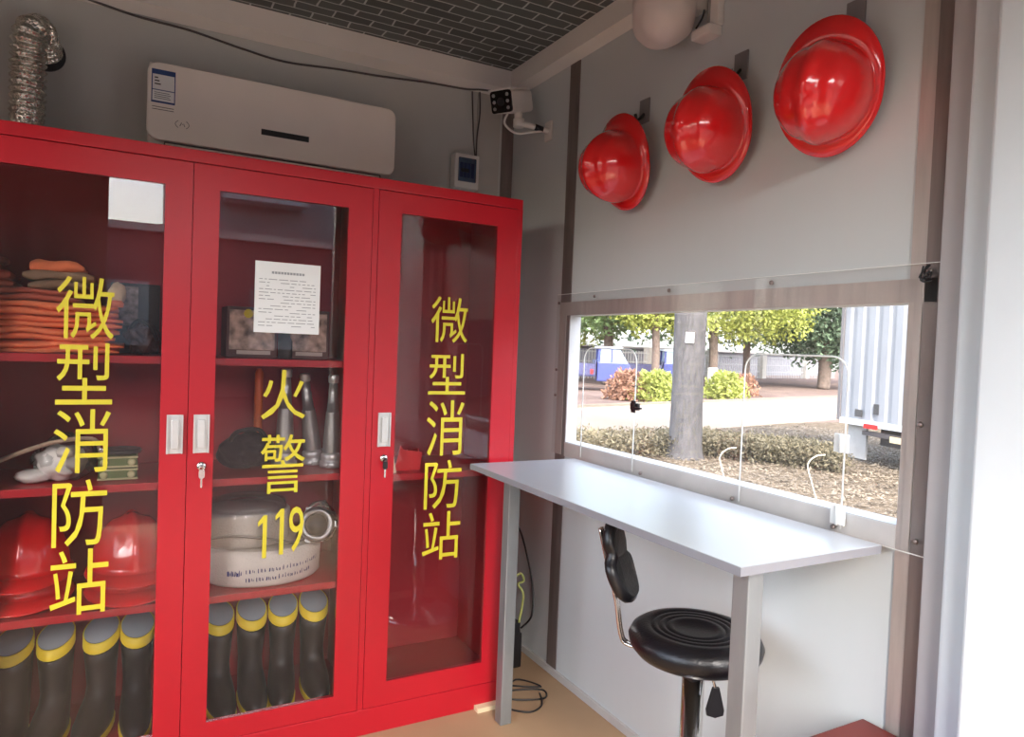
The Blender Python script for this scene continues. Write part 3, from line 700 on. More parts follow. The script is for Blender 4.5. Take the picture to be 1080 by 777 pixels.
# ------------------------------------------------------------------ air conditioner
ac = thing('air_conditioner', (-1.035, 0, 1.90), 'white wall-mounted air conditioner above the red cabinet', 'air conditioner')
def acb(b):
    prism(b, [(-.001, 1.93), (-.001, 2.175), (-.13, 2.178), (-.178, 2.165), (-.185, 1.935), (-.165, 1.905), (-.10, 1.888)], 'x', -1.452, -.622, bev=.004)
obj('housing', mk(acb), WHITE, ac)
def acf(b): prism(b, rrect(-1.457, -.617, 1.912, 2.162, .035, 8), 'y', -.205, -.184, bev=.006)
obj('front_panel', mk(acf), WARMW, ac)
obj('air_flap', mk(lambda b: prism(b, [(-.186, 1.910), (-.188, 1.903), (-.110, 1.874), (-.108, 1.880)], 'x', -1.40, -.67)), WARMW, ac)
obj('flap_gap', mk(lambda b: (prism(b, [(-.192, 1.9115), (-.192, 1.908), (-.186, 1.908), (-.186, 1.9115)], 'x', -1.402, -.668), box(b, -1.404, -1.401, -.19, -.12, 1.893, 1.911), box(b, -.669, -.666, -.19, -.12, 1.893, 1.911))), DGREY, ac)
obj('display_strip', mk(lambda b: box(b, -1.103, -.94, -.2065, -.2045, 1.984, 2.004, .0008)), BLACK, ac)['label'] = 'black glossy display strip'
lbp = obj('energy_label', mk(lambda b: box(b, -1.445, -1.375, -.2056, -.2046, 2.03, 2.137)), PAPER, ac)
obj('label_header', mk(lambda b: (box(b, -1.445, -1.375, -.2061, -.2056, 2.121, 2.137), box(b, -1.445, -1.442, -.2061, -.2056, 2.03, 2.121), box(b, -1.378, -1.375, -.2061, -.2056, 2.03, 2.121), box(b, -1.442, -1.378, -.2061, -.2056, 2.03, 2.036), box(b, -1.442, -1.378, -.2061, -.2056, 2.070, 2.0725))), BLUE, lbp)
def lt(b):
    for k in range(3): box(b, -1.436, -1.436 + .010 + .004 * k, -.2062, -.2056, 2.108 - .010 * k, 2.112 - .010 * k)
obj('label_text', mk(lt), DGREY, lbp)
def lt(b):
    for k in range(4): box(b, -1.436, -1.392 + .004 * (k % 2), -.2060, -.2056, 2.062 - .006 * k, 2.0635 - .006 * k)
obj('label_text', mk(lt), DGREY, lbp)
def lt(b):
    for k in range(2): box(b, -1.442, -1.378, -.2051, -.2046, 2.016 - .008 * k, 2.018 - .008 * k)
obj('small_print', mk(lt), DGREY, lbp)
def em(b):
    cx, cz = -1.352, 1.972
    for s_ in (1, -1):
        tube(b, [(cx + s_ * (.012 + .009 * math.sin(t / 6 * math.pi)), -.2055, cz - .012 + .024 * t / 6) for t in range(7)], .0008, 5)
    tube(b, [(cx - .007, -.2055, cz - .006), (cx - .002, -.2055, cz + .006), (cx + .001, -.2055, cz - .001), (cx + .004, -.2055, cz + .003), (cx + .008, -.2055, cz - .006)], .001, 5)
obj('emblem', mk(em), DGREY, ac)['label'] = 'small round wreath emblem'

# flexible duct
def duct(b):
    path = catmull([(-1.79, -.115, .9), (-1.79, -.115, 1.5), (-1.787, -.115, 1.9), (-1.785, -.118, 2.05), (-1.785, -.125, 2.12), (-1.782, -.13, 2.175), (-1.770, -.118, 2.21), (-1.758, -.075, 2.212), (-1.75, -.002, 2.18)], 26)
    rs = []
    L = 0
    for i, p in enumerate(path):
        if i: L += (path[i] - path[i - 1]).length
        rs.append(.046 + .0045 * math.sin(L * 2 * math.pi / .021) + .002 * noise.noise(p * 30))
    tube(b, path, rs, 24)
du = thing('exhaust_duct', (-1.79, -.115, .9), 'crumpled silver flexible duct bending into the back wall', 'duct')
obj('hose', mk(duct), FOIL, du)
obj('wall_collar', mk(lambda b: tube(b, [(-1.75, -.012, 2.18), (-1.75, -.001, 2.18)], .056, 28)), DGREY, du)

# breaker box
bb = thing('breaker_box', (-.245, 0, 1.945), 'small white breaker box with blue smoked cover on the back wall', 'electrical box')
obj('case', mk(lambda b: box(b, -.303, -.190, -.055, -.0065, 1.945, 2.09, .006)), WHITE, bb)
obj('cover', mk(lambda b: box(b, -.288, -.207, -.0625, -.0551, 1.972, 2.072, .003)), SMOKE, bb)
def brk(b):
    for k in range(4): box(b, -.280 + .017 * k, -.266 + .017 * k, -.058, -.055, 1.99, 2.052)
obj('breaker', mk(brk), BLUE, bb)
obj('toggle', mk(lambda b: box(b, -.276, -.24, -.062, -.058, 2.012, 2.026)), BLACK, bb)

# cables on the back wall
cb = obj('wall_cable', mk(lambda b: tube(b, catmull([(-1.70, -.012, 2.395), (-1.5, -.012, 2.366), (-1.325, -.012, 2.358), (-1.15, -.012, 2.335), (-.997, -.012, 2.322), (-.80, -.012, 2.338), (-.629, -.012, 2.348), (-.42, -.012, 2.366), (-.252, -.014, 2.374), (-.20, -.06, 2.368), (-.17, -.16, 2.335), (-.155, -.24, 2.30)], 6), .0042, 8)), mat('grey_cable', (84, 78, 76), .6)); tag(cb, 'dark grey cable sagging along the back wall to the security camera', 'cable')
cb2 = thing('breaker_cable', (-.2, -.01, 2.09), 'pair of thin cables dropping from the cornice to the breaker box', 'cable')
obj('wire', mk(lambda b: tube(b, catmull([(-.218, -.016, 2.37), (-.212, -.016, 2.28), (-.203, -.016, 2.16), (-.20, -.03, 2.092)], 6), .003, 6)), mat('grey_cable', (84, 78, 76)), cb2)
obj('wire', mk(lambda b: tube(b, catmull([(-.182, -.016, 2.375), (-.178, -.016, 2.28), (-.188, -.016, 2.18), (-.195, -.03, 2.092)], 6), .003, 6)), mat('grey_cable', (84, 78, 76)), cb2)

# security camera
sc_ = thing('security_camera', (-.001, -.31, 2.17), 'white bullet security camera with black face on a wall arm in the corner', 'camera')
ax = Vector((-.80, -.50, -.30)).normalized(); cc = Vector((-.178, -.285, 2.258))
q = ax.to_track_quat('Y', 'Z').to_matrix().to_4x4(); TCM = Matrix.Translation(cc) @ q @ Matrix.Scale(1.12, 4)
bm = bmesh.new(); prism(bm, rrect(-.042, .042, -.038, .038, .014, 5), 'y', -.10, .052, bev=.003); bm.transform(TCM); obj('housing', bm, WHITE, sc_)
bm = bmesh.new(); box(bm, -.046, .046, -.09, .062, .037, .043, .002); bm.transform(TCM); obj('sun_shield', bm, WHITE, sc_)
bm = bmesh.new(); prism(bm, rrect(-.041, .041, -.037, .037, .010, 5), 'y', .0525, .060); bm.transform(TCM); fp = obj('face_plate', bm, mat('black_glass', (12, 12, 14), .12), sc_)
bm = bmesh.new(); lathe(bm, [(.014, 0), (.014, .004), (.010, .003), (0, .003)], seg=20); bm.transform(TCM @ Matrix.Translation((0, .060, 0)) @ Matrix.Rotation(R(-90), 4, 'X')); obj('lens', bm, BLACK, fp)
for sx in (-.027, .027):
    for sz in (-.022, 0, .022):
        bm = bmesh.new(); lathe(bm, [(.006, 0), (.006, .002), (.003, .003), (0, .003)], seg=12); bm.transform(TCM @ Matrix.Translation((sx, .060, sz)) @ Matrix.Rotation(R(-90), 4, 'X')); obj('led', bm, mat('pale_led', (150, 150, 150), .3), fp)
bm = bmesh.new(); box(bm, .0421, .0431, -.05, -.012, -.012, -.006); box(bm, .0421, .0431, -.046, -.036, 0, .010); box(bm, .0421, .0431, -.026, -.016, .002, .012); bm.transform(TCM); obj('side_print', bm, DGREY, sc_)
def arm(b):
    tube(b, [(-.135, -.285, 2.225), (-.133, -.288, 2.19)], .016, 14); tube(b, [(-.133, -.288, 2.196), (-.133, -.288, 2.165)], .022, 16)
    tube(b, catmull([(-.150, -.290, 2.175), (-.10, -.295, 2.178), (-.05, -.302, 2.172), (-.008, -.31, 2.165)], 5), .011, 10)
obj('arm', mk(arm), WHITE, sc_)
obj('wall_plate', mk(lambda b: (box(b, -.010, -.0005, -.338, -.285, 2.125, 2.205, .005))), WHITE, sc_)
obj('joint', mk(lambda b: tube(b, [(-.065, -.300, 2.175), (-.03, -.305, 2.169)], .0125, 12)), BLACK, sc_)
obj('cable', mk(lambda b: tube(b, catmull([(-.185, -.29, 2.21), (-.20, -.295, 2.165), (-.15, -.30, 2.135), (-.08, -.305, 2.15), (-.02, -.308, 2.165)], 5), .0045, 8)), WHITE, sc_)

# round white lamp under a cover and small white bracket
lm = thing('white_globe_lamp', (-.15, -1.19, 2.16), 'rounded white lamp cover hanging at the top of the right wall', 'lamp')
def globe(b):
    blob(b, (-.115, -1.135, 2.295), .092, .10, .105, .10, 3, 4)
obj('cover', mk(globe), mat('milky_plastic', (206, 198, 194), .4, var=.05, scale=6), lm)
obj('base', mk(lambda b: box(b, -.07, -.0005, -1.20, -1.10, 2.30, 2.372, .006)), WHITE, lm)
bk = thing('white_bracket', (-.001, -1.22, 2.2), 'small white plastic wall bracket beside the globe lamp', 'bracket')
obj('block', mk(lambda b: (box(b, -.05, -.0005, -1.262, -1.185, 2.205, 2.235, .006), box(b, -.026, -.0005, -1.268, -1.235, 2.235, 2.33, .004))), WHITE, bk)
obj('conduit', mk(lambda b: (tube(b, [(-.014, -1.225, 2.235), (-.014, -1.225, 2.386)], .009, 10), tube(b, [(-.014, -1.255, 2.33), (-.014, -1.255, 2.386)], .008, 10))), WALLB, bk)
obj('wire', mk(lambda b: tube(b, catmull([(-.03, -1.215, 2.29), (-.045, -1.225, 2.26), (-.05, -1.205, 2.235)], 5), .003, 6)), BLACK, bk)

# ------------------------------------------------------------------ table
TX0, TX1, TY0, TY1, TZ = -.468, -.045, -1.862, -.660, .881
tb = thing('counter_table', (-.24, -1.26, 0), 'long narrow white table on square metal legs under the window', 'table')
obj('tabletop', mk(lambda b: box(b, TX0, TX1, TY0, TY1, TZ - .019, TZ, .0015)), TABLE, tb)
obj('edge_band', mk(lambda b: (box(b, TX0 - .0012, TX0 - .0002, TY0 - .001, TY1, TZ - .0185, TZ - .001), box(b, TX0 - .001, TX1, TY0 - .0014, TY0 - .0002, TZ - .0185, TZ - .001))), TEDGE, tb)
for (lx, ly) in ((-.345, -.735), (-.395, -1.815)):
    obj('leg', mk(lambda b: box(b, lx - .021, lx + .021, ly - .021, ly + .021, 0, TZ - .0195, .003)), GALV, tb)
obj('wall_cleat', mk(lambda b: box(b, -.10, -.0006, -1.70, -.80, TZ - .05, TZ - .0195, .001)), GALV, tb)

# ------------------------------------------------------------------ stool
SX, SY, SZ = -.258, -1.535, .604
st = thing('bar_stool', (SX, SY, 0), 'black round-seated stool with small backrest and chrome post under the table', 'stool')
def seat(b):
    pr_ = [(0, -.064), (.13, -.064), (.158, -.058), (.176, -.040), (.180, -.022), (.172, -.006), (.155, .004), (.140, .007)]
    for rr in (.118, .098, .078): pr_ += [(rr + .006, .007), (rr + .003, .0035), (rr, .0035), (rr - .003, .007)]
    pr_ += [(.06, .006), (.055, .002), (0, .001)]
    lathe(b, [(r_ * .90, SZ + z_) for r_, z_ in pr_], SX, SY, 64)
obj('seat', mk(seat), LEATH, st)
obj('post', mk(lambda b: lathe(b, [(0, .03), (.03, .03), (.03, .32), (.027, .32), (.027, SZ - .065), (0, SZ - .065)], SX, SY, 28)), CHROME, st)
obj('mount_plate', mk(lambda b: box(b, SX - .09, SX + .09, SY - .09, SY + .09, SZ - .074, SZ - .064, .002)), BLACK, st)
obj('base', mk(lambda b: lathe(b, [(0, .0), (.19, 0), (.195, .006), (.15, .018), (.06, .03), (.032, .05), (0, .05)], SX, SY, 48)), CHROME, st)
def lever(b):
    tube(b, catmull([(SX + .01, SY - .03, SZ - .075), (SX + .022, SY - .045, SZ - .11), (SX + .026, SY - .05, SZ - .14)]), .004, 8)
obj('lever_rod', mk(lever), CHROME, st)
def lk2(b):
    prism(b, [(-.008, 0), (.008, 0), (.022, -.055), (.02, -.068), (.0, -.074), (-.02, -.068), (-.022, -.055)], 'y', -.005, .005, bev=.002)
bm = mk(lk2); bm.transform(Matrix.Translation((SX + .026, SY - .05, SZ - .125)) @ Matrix.Rotation(R(-25), 4, 'Z')); obj('lever_paddle', bm, BLACK, st)
bd = Vector((-.56, .83, 0)).normalized(); perp = Vector((bd.y, -bd.x, 0))
def bar(b):
    for s_ in (-.007, .007):
        o_ = perp * s_
        pts = [Vector((SX, SY, SZ - .072)) + bd * .10 + o_, Vector((SX, SY, SZ - .072)) + bd * .17 + o_, Vector((SX, SY, SZ - .045)) + bd * .190 + o_, Vector((SX, SY, SZ + .04)) + bd * .206 + o_, Vector((SX, SY, SZ + .14)) + bd * .236 + o_, Vector((SX, SY, SZ + .215)) + bd * .256 + o_]
        tube(b, catmull(pts, 5), .0048, 8)
obj('back_bar', mk(bar), CHROME, st)
def pad(b):
    # figure-eight cushion, thickness along bd
    N = 40; out = []
    for k in range(N):
        a = 2 * math.pi * k / N; zz_ = math.sin(a); 
        wd = .078 if zz_ < .1 else .062
        waist = 1 - .30 * math.exp(-((zz_ - .18) / .16) ** 2)
        out.append((math.copysign(abs(math.cos(a)) ** .75, math.cos(a)) * wd * waist, zz_ * .105))
    rings = []
    for t_, s_ in ((-.018, .80), (-.012, .96), (0, 1), (.010, .96), (.016, .75)):
        ring = []
        for (u, zz_) in out:
            cen = Vector((SX, SY, SZ + .142)) + bd * .208
            bend = -.010 * (zz_ / .1) ** 2 + zz_ * .26
            ring.append(b.verts.new(cen + perp * (u * s_) + bd * (t_ + bend) + Vector((0, 0, zz_ * s_))))
        rings.append(ring)
    for A_, B_ in zip(rings, rings[1:]):
        for k in range(N): f = b.faces.new((A_[k], A_[(k + 1) % N], B_[(k + 1) % N], B_[k])); f.smooth = True
    b.faces.new(rings[0][::-1]); b.faces.new(rings[-1])
obj('backrest', mk(pad), LEATH, st)

# red-brown box at lower right
rb = thing('red_box', (-.19, -1.95, 0), 'red-brown metal box standing by the right wall near the door frame', 'box')
obj('box_body', mk(lambda b: box(b, -.36, -.028, -2.14, -1.832, 0, .452, .004)), BROWN, rb)
obj('lid', mk(lambda b: box(b, -.364, -.024, -2.144, -1.828, .4525, .476, .004)), BROWN, rb)

# cords and adapter in the corner
pa = thing('power_adapter', (-.13, -.36, 0), 'black power adapter and plugs hanging in the corner beside the table leg', 'adapter')
obj('block', mk(lambda b: (box(b, -.165, -.085, -.40, -.33, .0, .14, .008), box(b, -.16, -.10, -.41, -.35, .14, .19, .006))), BLACK, pa)
obj('green_plug', mk(lambda b: tube(b, catmull([(-.14, -.39, .36), (-.11, -.41, .385), (-.09, -.40, .35), (-.115, -.40, .34), (-.10, -.42, .30), (-.11, -.41, .19)], 5), .005, 6)), mat('yellow_green_wire', (190, 200, 120), .5), pa)
obj('box_upper', mk(lambda b: box(b, -.17, -.12, -.39, -.34, .19, .36, .006)), DGREY, pa)
obj('cord', mk(lambda b: tube(b, catmull([(-.12, -.33, .60), (-.06, -.31, .52), (-.03, -.33, .40), (-.022, -.36, .30), (-.04, -.39, .20), (-.10, -.41, .165)], 8), .004, 8)), BLACK, pa)
cd2 = obj('floor_cord', mk(lambda b: tube(b, catmull([(-.14, -.42, .004), (-.22, -.50, .004), (-.10, -.58, .004), (-.16, -.49, .004), (-.26, -.60, .004), (-.14, -.66, .004), (-.11, -.60, .004), (-.24, -.56, .004), (-.30, -.64, .004), (-.24, -.72, .004), (-.17, -.70, .004), (-.13, -.62, .004)], 6), .0032, 6)), BLACK); tag(cd2, 'thin dark cord lying in loops on the floor behind the table leg', 'cord')
cd3 = obj('hanging_cord', mk(lambda b: tube(b, catmull([(-.14, -.20, .80), (-.13, -.24, .70), (-.14, -.29, .62), (-.15, -.34, .50), (-.15, -.36, .361)], 8), .004, 8)), BLACK); tag(cd3, 'black cord hanging from behind the cabinet edge above the adapter', 'cord')

# ------------------------------------------------------------------ outside
GZ = -.15
U = Vector((.976, .216, 0)); Nn = Vector((-.216, .976, 0))
def along(u, n, z=GZ): return U * u + Nn * n + Vector((0, 0, z))
def quadslab(bm, u0, u1, n0, n1, z0, z1):
    vs_ = box(bm, u0, u1, n0, n1, z0, z1)
    for v in vs_: v.co = U * v.co.x + Nn * v.co.y + Vector((0, 0, v.co.z))
struct('ground_soil', mk(lambda b: box(b, -60, 90, -60, 110, GZ - .2, GZ - .012)), mat('dry_soil', (104, 90, 84), .95, spec=0, var=.2, scale=1.2, bump=.5))
struct('ground_litter_bed', mk(lambda b: box(b, .09, 14, -6, 7.8, GZ - .011, GZ)), mat('litter_soil', (96, 86, 74), .95, spec=0, var=.35, scale=6, bump=.8))
struct('road', mk(lambda b: quadslab(b, -60, 90, 5.2, 9.5, GZ - .05, GZ + .012)), mat('pale_concrete_road', (146, 132, 118), .9, spec=0, var=.05, scale=1.5))
struct('kerb', mk(lambda b: quadslab(b, -60, 90, 9.5, 9.7, GZ - .05, GZ + .07)), mat('kerb_stone', (120, 112, 100), .9, spec=0, var=.1))
def bear(px, t):
    s_ = (px - 540) / 744.; return Vector((-1.5 + t * (.479 + .8777 * s_), -2.81 + t * (.877 - .4777 * s_), 0))

def leafmesh(name, pts, size, m, label, cat, group=None, kind=None, parent=None, flat=False, seed=0):
    rnd = random.Random(seed); vs_ = []; fs = []
    for p in pts:
        s_ = size * rnd.uniform(.6, 1.3); a = Vector((rnd.gauss(0, 1), rnd.gauss(0, 1), rnd.gauss(0, .25 if flat else 1))).normalized()
        b_ = a.cross(Vector((rnd.gauss(0, 1) * (.2 if flat else 1), rnd.gauss(0, 1) * (.2 if flat else 1), 1))).normalized()
        i = len(vs_); mid = p + a * s_ * .5
        n_ = a.cross(b_) * s_ * .12
        vs_ += [p, mid + b_ * s_ * .28 + n_, p + a * s_, mid - b_ * s_ * .28 + n_]; fs.append((i, i + 1, i + 2, i + 3))
    me = bpy.data.meshes.new(name); me.from_pydata(vs_, [], fs); me.materials.append(m)
    o = bpy.data.objects.new(name, me); C.objects.link(o)
    if parent: me.transform(world_of(parent).inverted()); o.parent = parent
    if label: tag(o, label, cat, group, kind)
    return o
def leafmat(name, c, var=.35, tl=.35):
    m = mat(name, c, .6, var=var, scale=1.3); n = m.node_tree.nodes; l = m.node_tree.links; b = n['Principled BSDF']
    src = b.inputs['Base Color'].links[0].from_socket
    tr = n.new('ShaderNodeBsdfTranslucent'); l.new(src, tr.inputs[0]); mx = n.new('ShaderNodeMixShader'); mx.inputs[0].default_value = tl
    l.new(b.outputs[0], mx.inputs[1]); l.new(tr.outputs[0], mx.inputs[2]); l.new(mx.outputs[0], n['Material Output'].inputs[0]); return m
L_Y = leafmat('yellow_green_leaves', (150, 158, 76)); L_G = leafmat('mid_green_leaves', (116, 138, 90)); L_D = leafmat('grey_green_leaves', (88, 108, 84)); L_B = leafmat('dry_hedge_leaves', (112, 104, 82), .45)
L_L = leafmat('dead_leaves', (134, 122, 106), .4); L_R = leafmat('reddish_shrub_leaves', (150, 112, 90))
BARK = mat('grey_bark', (74, 72, 73), .95, var=.3, scale=9, stretch=(3, 3, .7), bump=.9, bscale=30)
rnd = random.Random(5)
pts = [Vector((rnd.uniform(.5, 11), rnd.uniform(-1, 7.2), GZ + rnd.uniform(.0, .035))) for _ in range(36000)]
leafmesh('leaf_litter', pts, .055, L_L, 'dry brown fallen leaves covering the ground outside the window', 'leaf litter', kind='stuff', flat=True, seed=2)
# low dry hedge
hb = [bear(590, 9.4), bear(680, 9.5), bear(745, 9.9), bear(800, 9.5), bear(850, 9.2), bear(890, 8.9)]
hp = []
path = catmull(hb, 10)
for _ in range(17000):
    p = path[rnd.randrange(len(path))].copy(); p += Vector((rnd.uniform(-.12, .12), rnd.uniform(-.12, .12), 0)); d_ = rnd.uniform(-.15, .95)
    p += Vector((.45, .89, 0)) * d_; h_ = .34 * (1 - .35 * abs(d_ - .4) ** 2); p.z = GZ + rnd.uniform(0, 1) ** .6 * h_ * rnd.uniform(.8, 1.05); hp.append(p)
leafmesh('dry_hedge', hp, .055, L_B, 'low clipped brownish hedge beyond the leaf litter, beside the road', 'hedge', seed=3)
# near tree trunk with a white label
tp = bear(726, 9.7)
tr = thing('roadside_tree', (tp.x, tp.y, GZ), 'thick grey tree trunk with small white label close to the window', 'tree')
def trunk(b):
    zs = [0, .06, .2, .5, 1.0, 1.6, 2.2, 2.9, 3.6]; rs = [.265, .245, .225, .218, .208, .212, .222, .245, .25]
    prev = None
    for z_, r_ in zip(zs, rs):
        ring = []
        for k in range(28):
            a = 2 * math.pi * k / 28; rr = r_ * (1 + .05 * noise.noise(Vector((math.cos(a) * 2, math.sin(a) * 2, z_))))
            ring.append(b.verts.new((tp.x + rr * math.cos(a), tp.y + rr * math.sin(a), GZ + z_)))
        if prev:
            for k in range(28): f = b.faces.new((prev[k], prev[(k + 1) % 28], ring[(k + 1) % 28], ring[k])); f.smooth = True
        prev = ring
    b.faces.new(prev)
    for k in range(4):
        a = k * 1.57 + .4; base = Vector((tp.x, tp.y, GZ + 3.3)); tube(b, catmull([base, base + Vector((math.cos(a) * .5, math.sin(a) * .5, .8)), base + Vector((math.cos(a) * 1.5, math.sin(a) * 1.5, 1.6))]), [.15] * 6 + [.12] * 6 + [.08], 10)
obj('trunk', mk(trunk), BARK, tr)
cr = [Vector((tp.x + rnd.gauss(0, 1.2), tp.y + rnd.gauss(0, 1.2), GZ + 5.2 + rnd.gauss(0, .6))) for _ in range(2500)]
leafmesh('crown', cr, .3, L_G, None, None, parent=tr, seed=9)
dirc = (Vector((-1.5, -2.81, 0)) - tp).normalized(); sd_ = Vector((-dirc.y, dirc.x, 0))
def lab_(b):
    c_ = tp + dirc * .235 + sd_ * .10; 
    c_ = tp + (dirc + sd_ * .0).normalized() * .228; z_ = 1.43
    for v in box(b, -.055, .055, -.008, .008, z_, z_ + .14): 
        co = v.co.copy(); v.co = c_ + sd_ * co.x + dirc * co.y + Vector((0, 0, co.z))
obj('label', mk(lab_), PAPER, tr)

def tree(px, t, trunk_r, crown, n, size, m, lab, white=False, seed=1, tz=3.0, grp='trees beyond the road'):
    p = bear(px, t); o = thing('street_tree', (p.x, p.y, GZ), lab, 'tree', grp); rr = random.Random(seed)
    obj('trunk', mk(lambda b: tube(b, catmull([(p.x, p.y, GZ), (p.x + .05, p.y, GZ + 1.2), (p.x, p.y + .08, GZ + tz)]), trunk_r, 12)), mat('dark_bark', (92, 80, 72), .95, var=.3, bump=.6), o)
    if white: obj('whitewash_band', mk(lambda b: tube(b, [(p.x, p.y, GZ + .01), (p.x + .03, p.y, GZ + .85)], trunk_r + .012, 14)), mat('whitewash', (226, 222, 214), .9), o)
    pp = []
    for (dx, dy, z_, r_, rz_) in crown:
        c_ = p + rt * dx + Vector((fw.x, fw.y, 0)) * dy; k_ = int(1.7 * n * r_ * r_ / sum(q[3] ** 2 for q in crown))
        for _ in range(k_):
            d_ = Vector((rr.gauss(0, 1), rr.gauss(0, 1), rr.gauss(0, 1))).normalized(); s_ = rr.uniform(.55, 1.0) * (1 + .25 * noise.noise(d_ * 3 + Vector((seed, 0, 0))))
            pp.append(Vector((c_.x + d_.x * r_ * s_, c_.y + d_.y * r_ * s_, z_ + d_.z * rz_ * s_)))
    leafmesh('crown', pp, size * .78, m, None, None, parent=o, seed=seed)
    return o
tree(751, 32, .2, [(1.0, 0, 4.0, 2.6, 2.2), (2.9, 0, 3.8, 1.8, 1.9), (-1.2, .5, 4.1, 1.5, 1.9)], 6500, .26, L_Y, 'yellow-green tree with whitewashed trunk just right of the thick trunk', True, 3)
tree(786, 36, .18, [(.8, 0, 3.9, 2.2, 2.2), (2.4, 1, 3.4, 1.9, 2.0)], 4500, .28, L_G, 'green tree with dark slim trunk between the whitewashed tree and the fence gate', False, 4)
tree(640, 30, .2, [(-.2, 0, 3.5, 2.6, 1.7), (2.6, 0, 3.9, 2.2, 2.1), (-2.2, 1, 3.9, 1.9, 2.1)], 8000, .28, L_G, 'broad green tree behind the blue three-wheeler on the left', False, 5)
tree(690, 27, .15, [(-.4, 0, 3.8, 1.7, 1.9), (1.2, 0, 3.5, 1.4, 1.7)], 4000, .26, L_Y, 'yellowish tree standing just left of the thick trunk', False, 6)
tree(605, 33, .2, [(-.4, 0, 4.0, 2.6, 2.8)], 3000, .3, L_Y, 'pale yellow-green tree at the left edge of the window', False, 8)
tree(869, 34, .3, [(.8, 0, 4.2, 3.0, 3.5), (-.2, .5, 3.6, 2.0, 2.6)], 8500, .32, L_D, 'dark grey-green tree behind the fence beside the container', False, 7)
tree(725, 40, .25, [(-9, 0, 5.4, 4.5, 3.8), (-3, 0, 5.6, 4.5, 4), (3, 0, 5.4, 4.5, 4), (9, 2, 5, 4.5, 3.8)], 9000, .45, L_D, 'wide dark tree mass far behind the other trees', False, 10)

def bush(px, t, w_, h_, m, lab, n=1800, seed=1, size=.14):
    p = bear(px, t); o = thing('shrub', (p.x, p.y, GZ), lab, 'shrub', 'shrubs along the far side of the road'); rr = random.Random(seed)
    pp = []
    for _ in range(n):
        a = rr.uniform(0, 6.283); q_ = rr.uniform(0, 1) ** .5; zz_ = rr.uniform(.02, 1)
        r_ = w_ / 2 * math.sqrt(max(.05, 1 - (zz_ * .95) ** 2)) * q_ * (1 + .3 * noise.noise(Vector((math.cos(a) * 2, math.sin(a) * 2, seed))))
        pp.append(Vector((p.x + r_ * math.cos(a), p.y + r_ * math.sin(a), GZ + zz_ * h_)))
    leafmesh('foliage', pp, size, m, None, None, parent=o, seed=seed)
    obj('stem', mk(lambda b: [tube(b, [(p.x + .04 * k, p.y, GZ), (p.x + .15 * (k - 1), p.y + .05 * k, GZ + h_ * .6)], .015, 6) for k in range(3)]), mat('dark_bark', (92, 80, 72)), o)
bush(662, 21, 1.35, .85, L_R, 'reddish-brown sparse shrub right of the left blue three-wheeler', 1500, 1)
bush(692, 20.8, 1.7, .85, L_Y, 'rounded yellow-green shrub just left of the thick trunk', 1800, 2)
bush(765, 23.2, 1.5, .85, L_Y, 'rounded yellow-green shrub just right of the thick trunk', 1600, 3)
bush(786, 25.5, 1.0, .75, L_R, 'small brown shrub at the foot of the slim dark tree', 700, 4)

# boundary fence
fz0, fz1 = GZ, 1.25
fn = thing('boundary_fence', tuple(along(20, 22)), 'long pale bar fence with square piers across the far yard', 'fence')
def rails(b):
    for zz_ in (.25, .7, 1.2): quadslab(b, 5, 52, 21.98, 22.02, zz_, zz_ + .06)
obj('rail', mk(rails), mat('pale_fence_paint', (140, 140, 140), .8), fn)
def bars(b):
    u = 5
    while u < 52: quadslab(b, u, u + .05, 21.99, 22.01, GZ, 1.35); u += .22
o_ = obj('bars', mk(bars), mat('pale_fence_paint', (140, 140, 140)), fn)
for u in range(5, 53, 6): obj('pier', mk(lambda b: quadslab(b, u, u + .5, 21.8, 22.2, GZ, 1.55)), mat('grey_pier', (150, 146, 140), .8), fn)
bw = thing('low_outbuilding', tuple(along(34, 27)), 'low pale building with dark doorway seen through the boundary fence', 'building')
obj('wall', mk(lambda b: quadslab(b, 22, 60, 26, 29, GZ, 1.5)), mat('pale_render', (112, 112, 118), .9, spec=0, var=.05), bw)
obj('doorway', mk(lambda b: [quadslab(b, u, u + 1.4, 25.94, 26, GZ, 1.3) for u in (27, 32.5, 38)]), mat('dark_doorway', (96, 96, 104), .8), bw)
obj('roof', mk(lambda b: quadslab(b, 21.8, 60.2, 25.7, 29.2, 1.5, 1.6)), mat('grey_roof', (140, 136, 132), .8), bw)

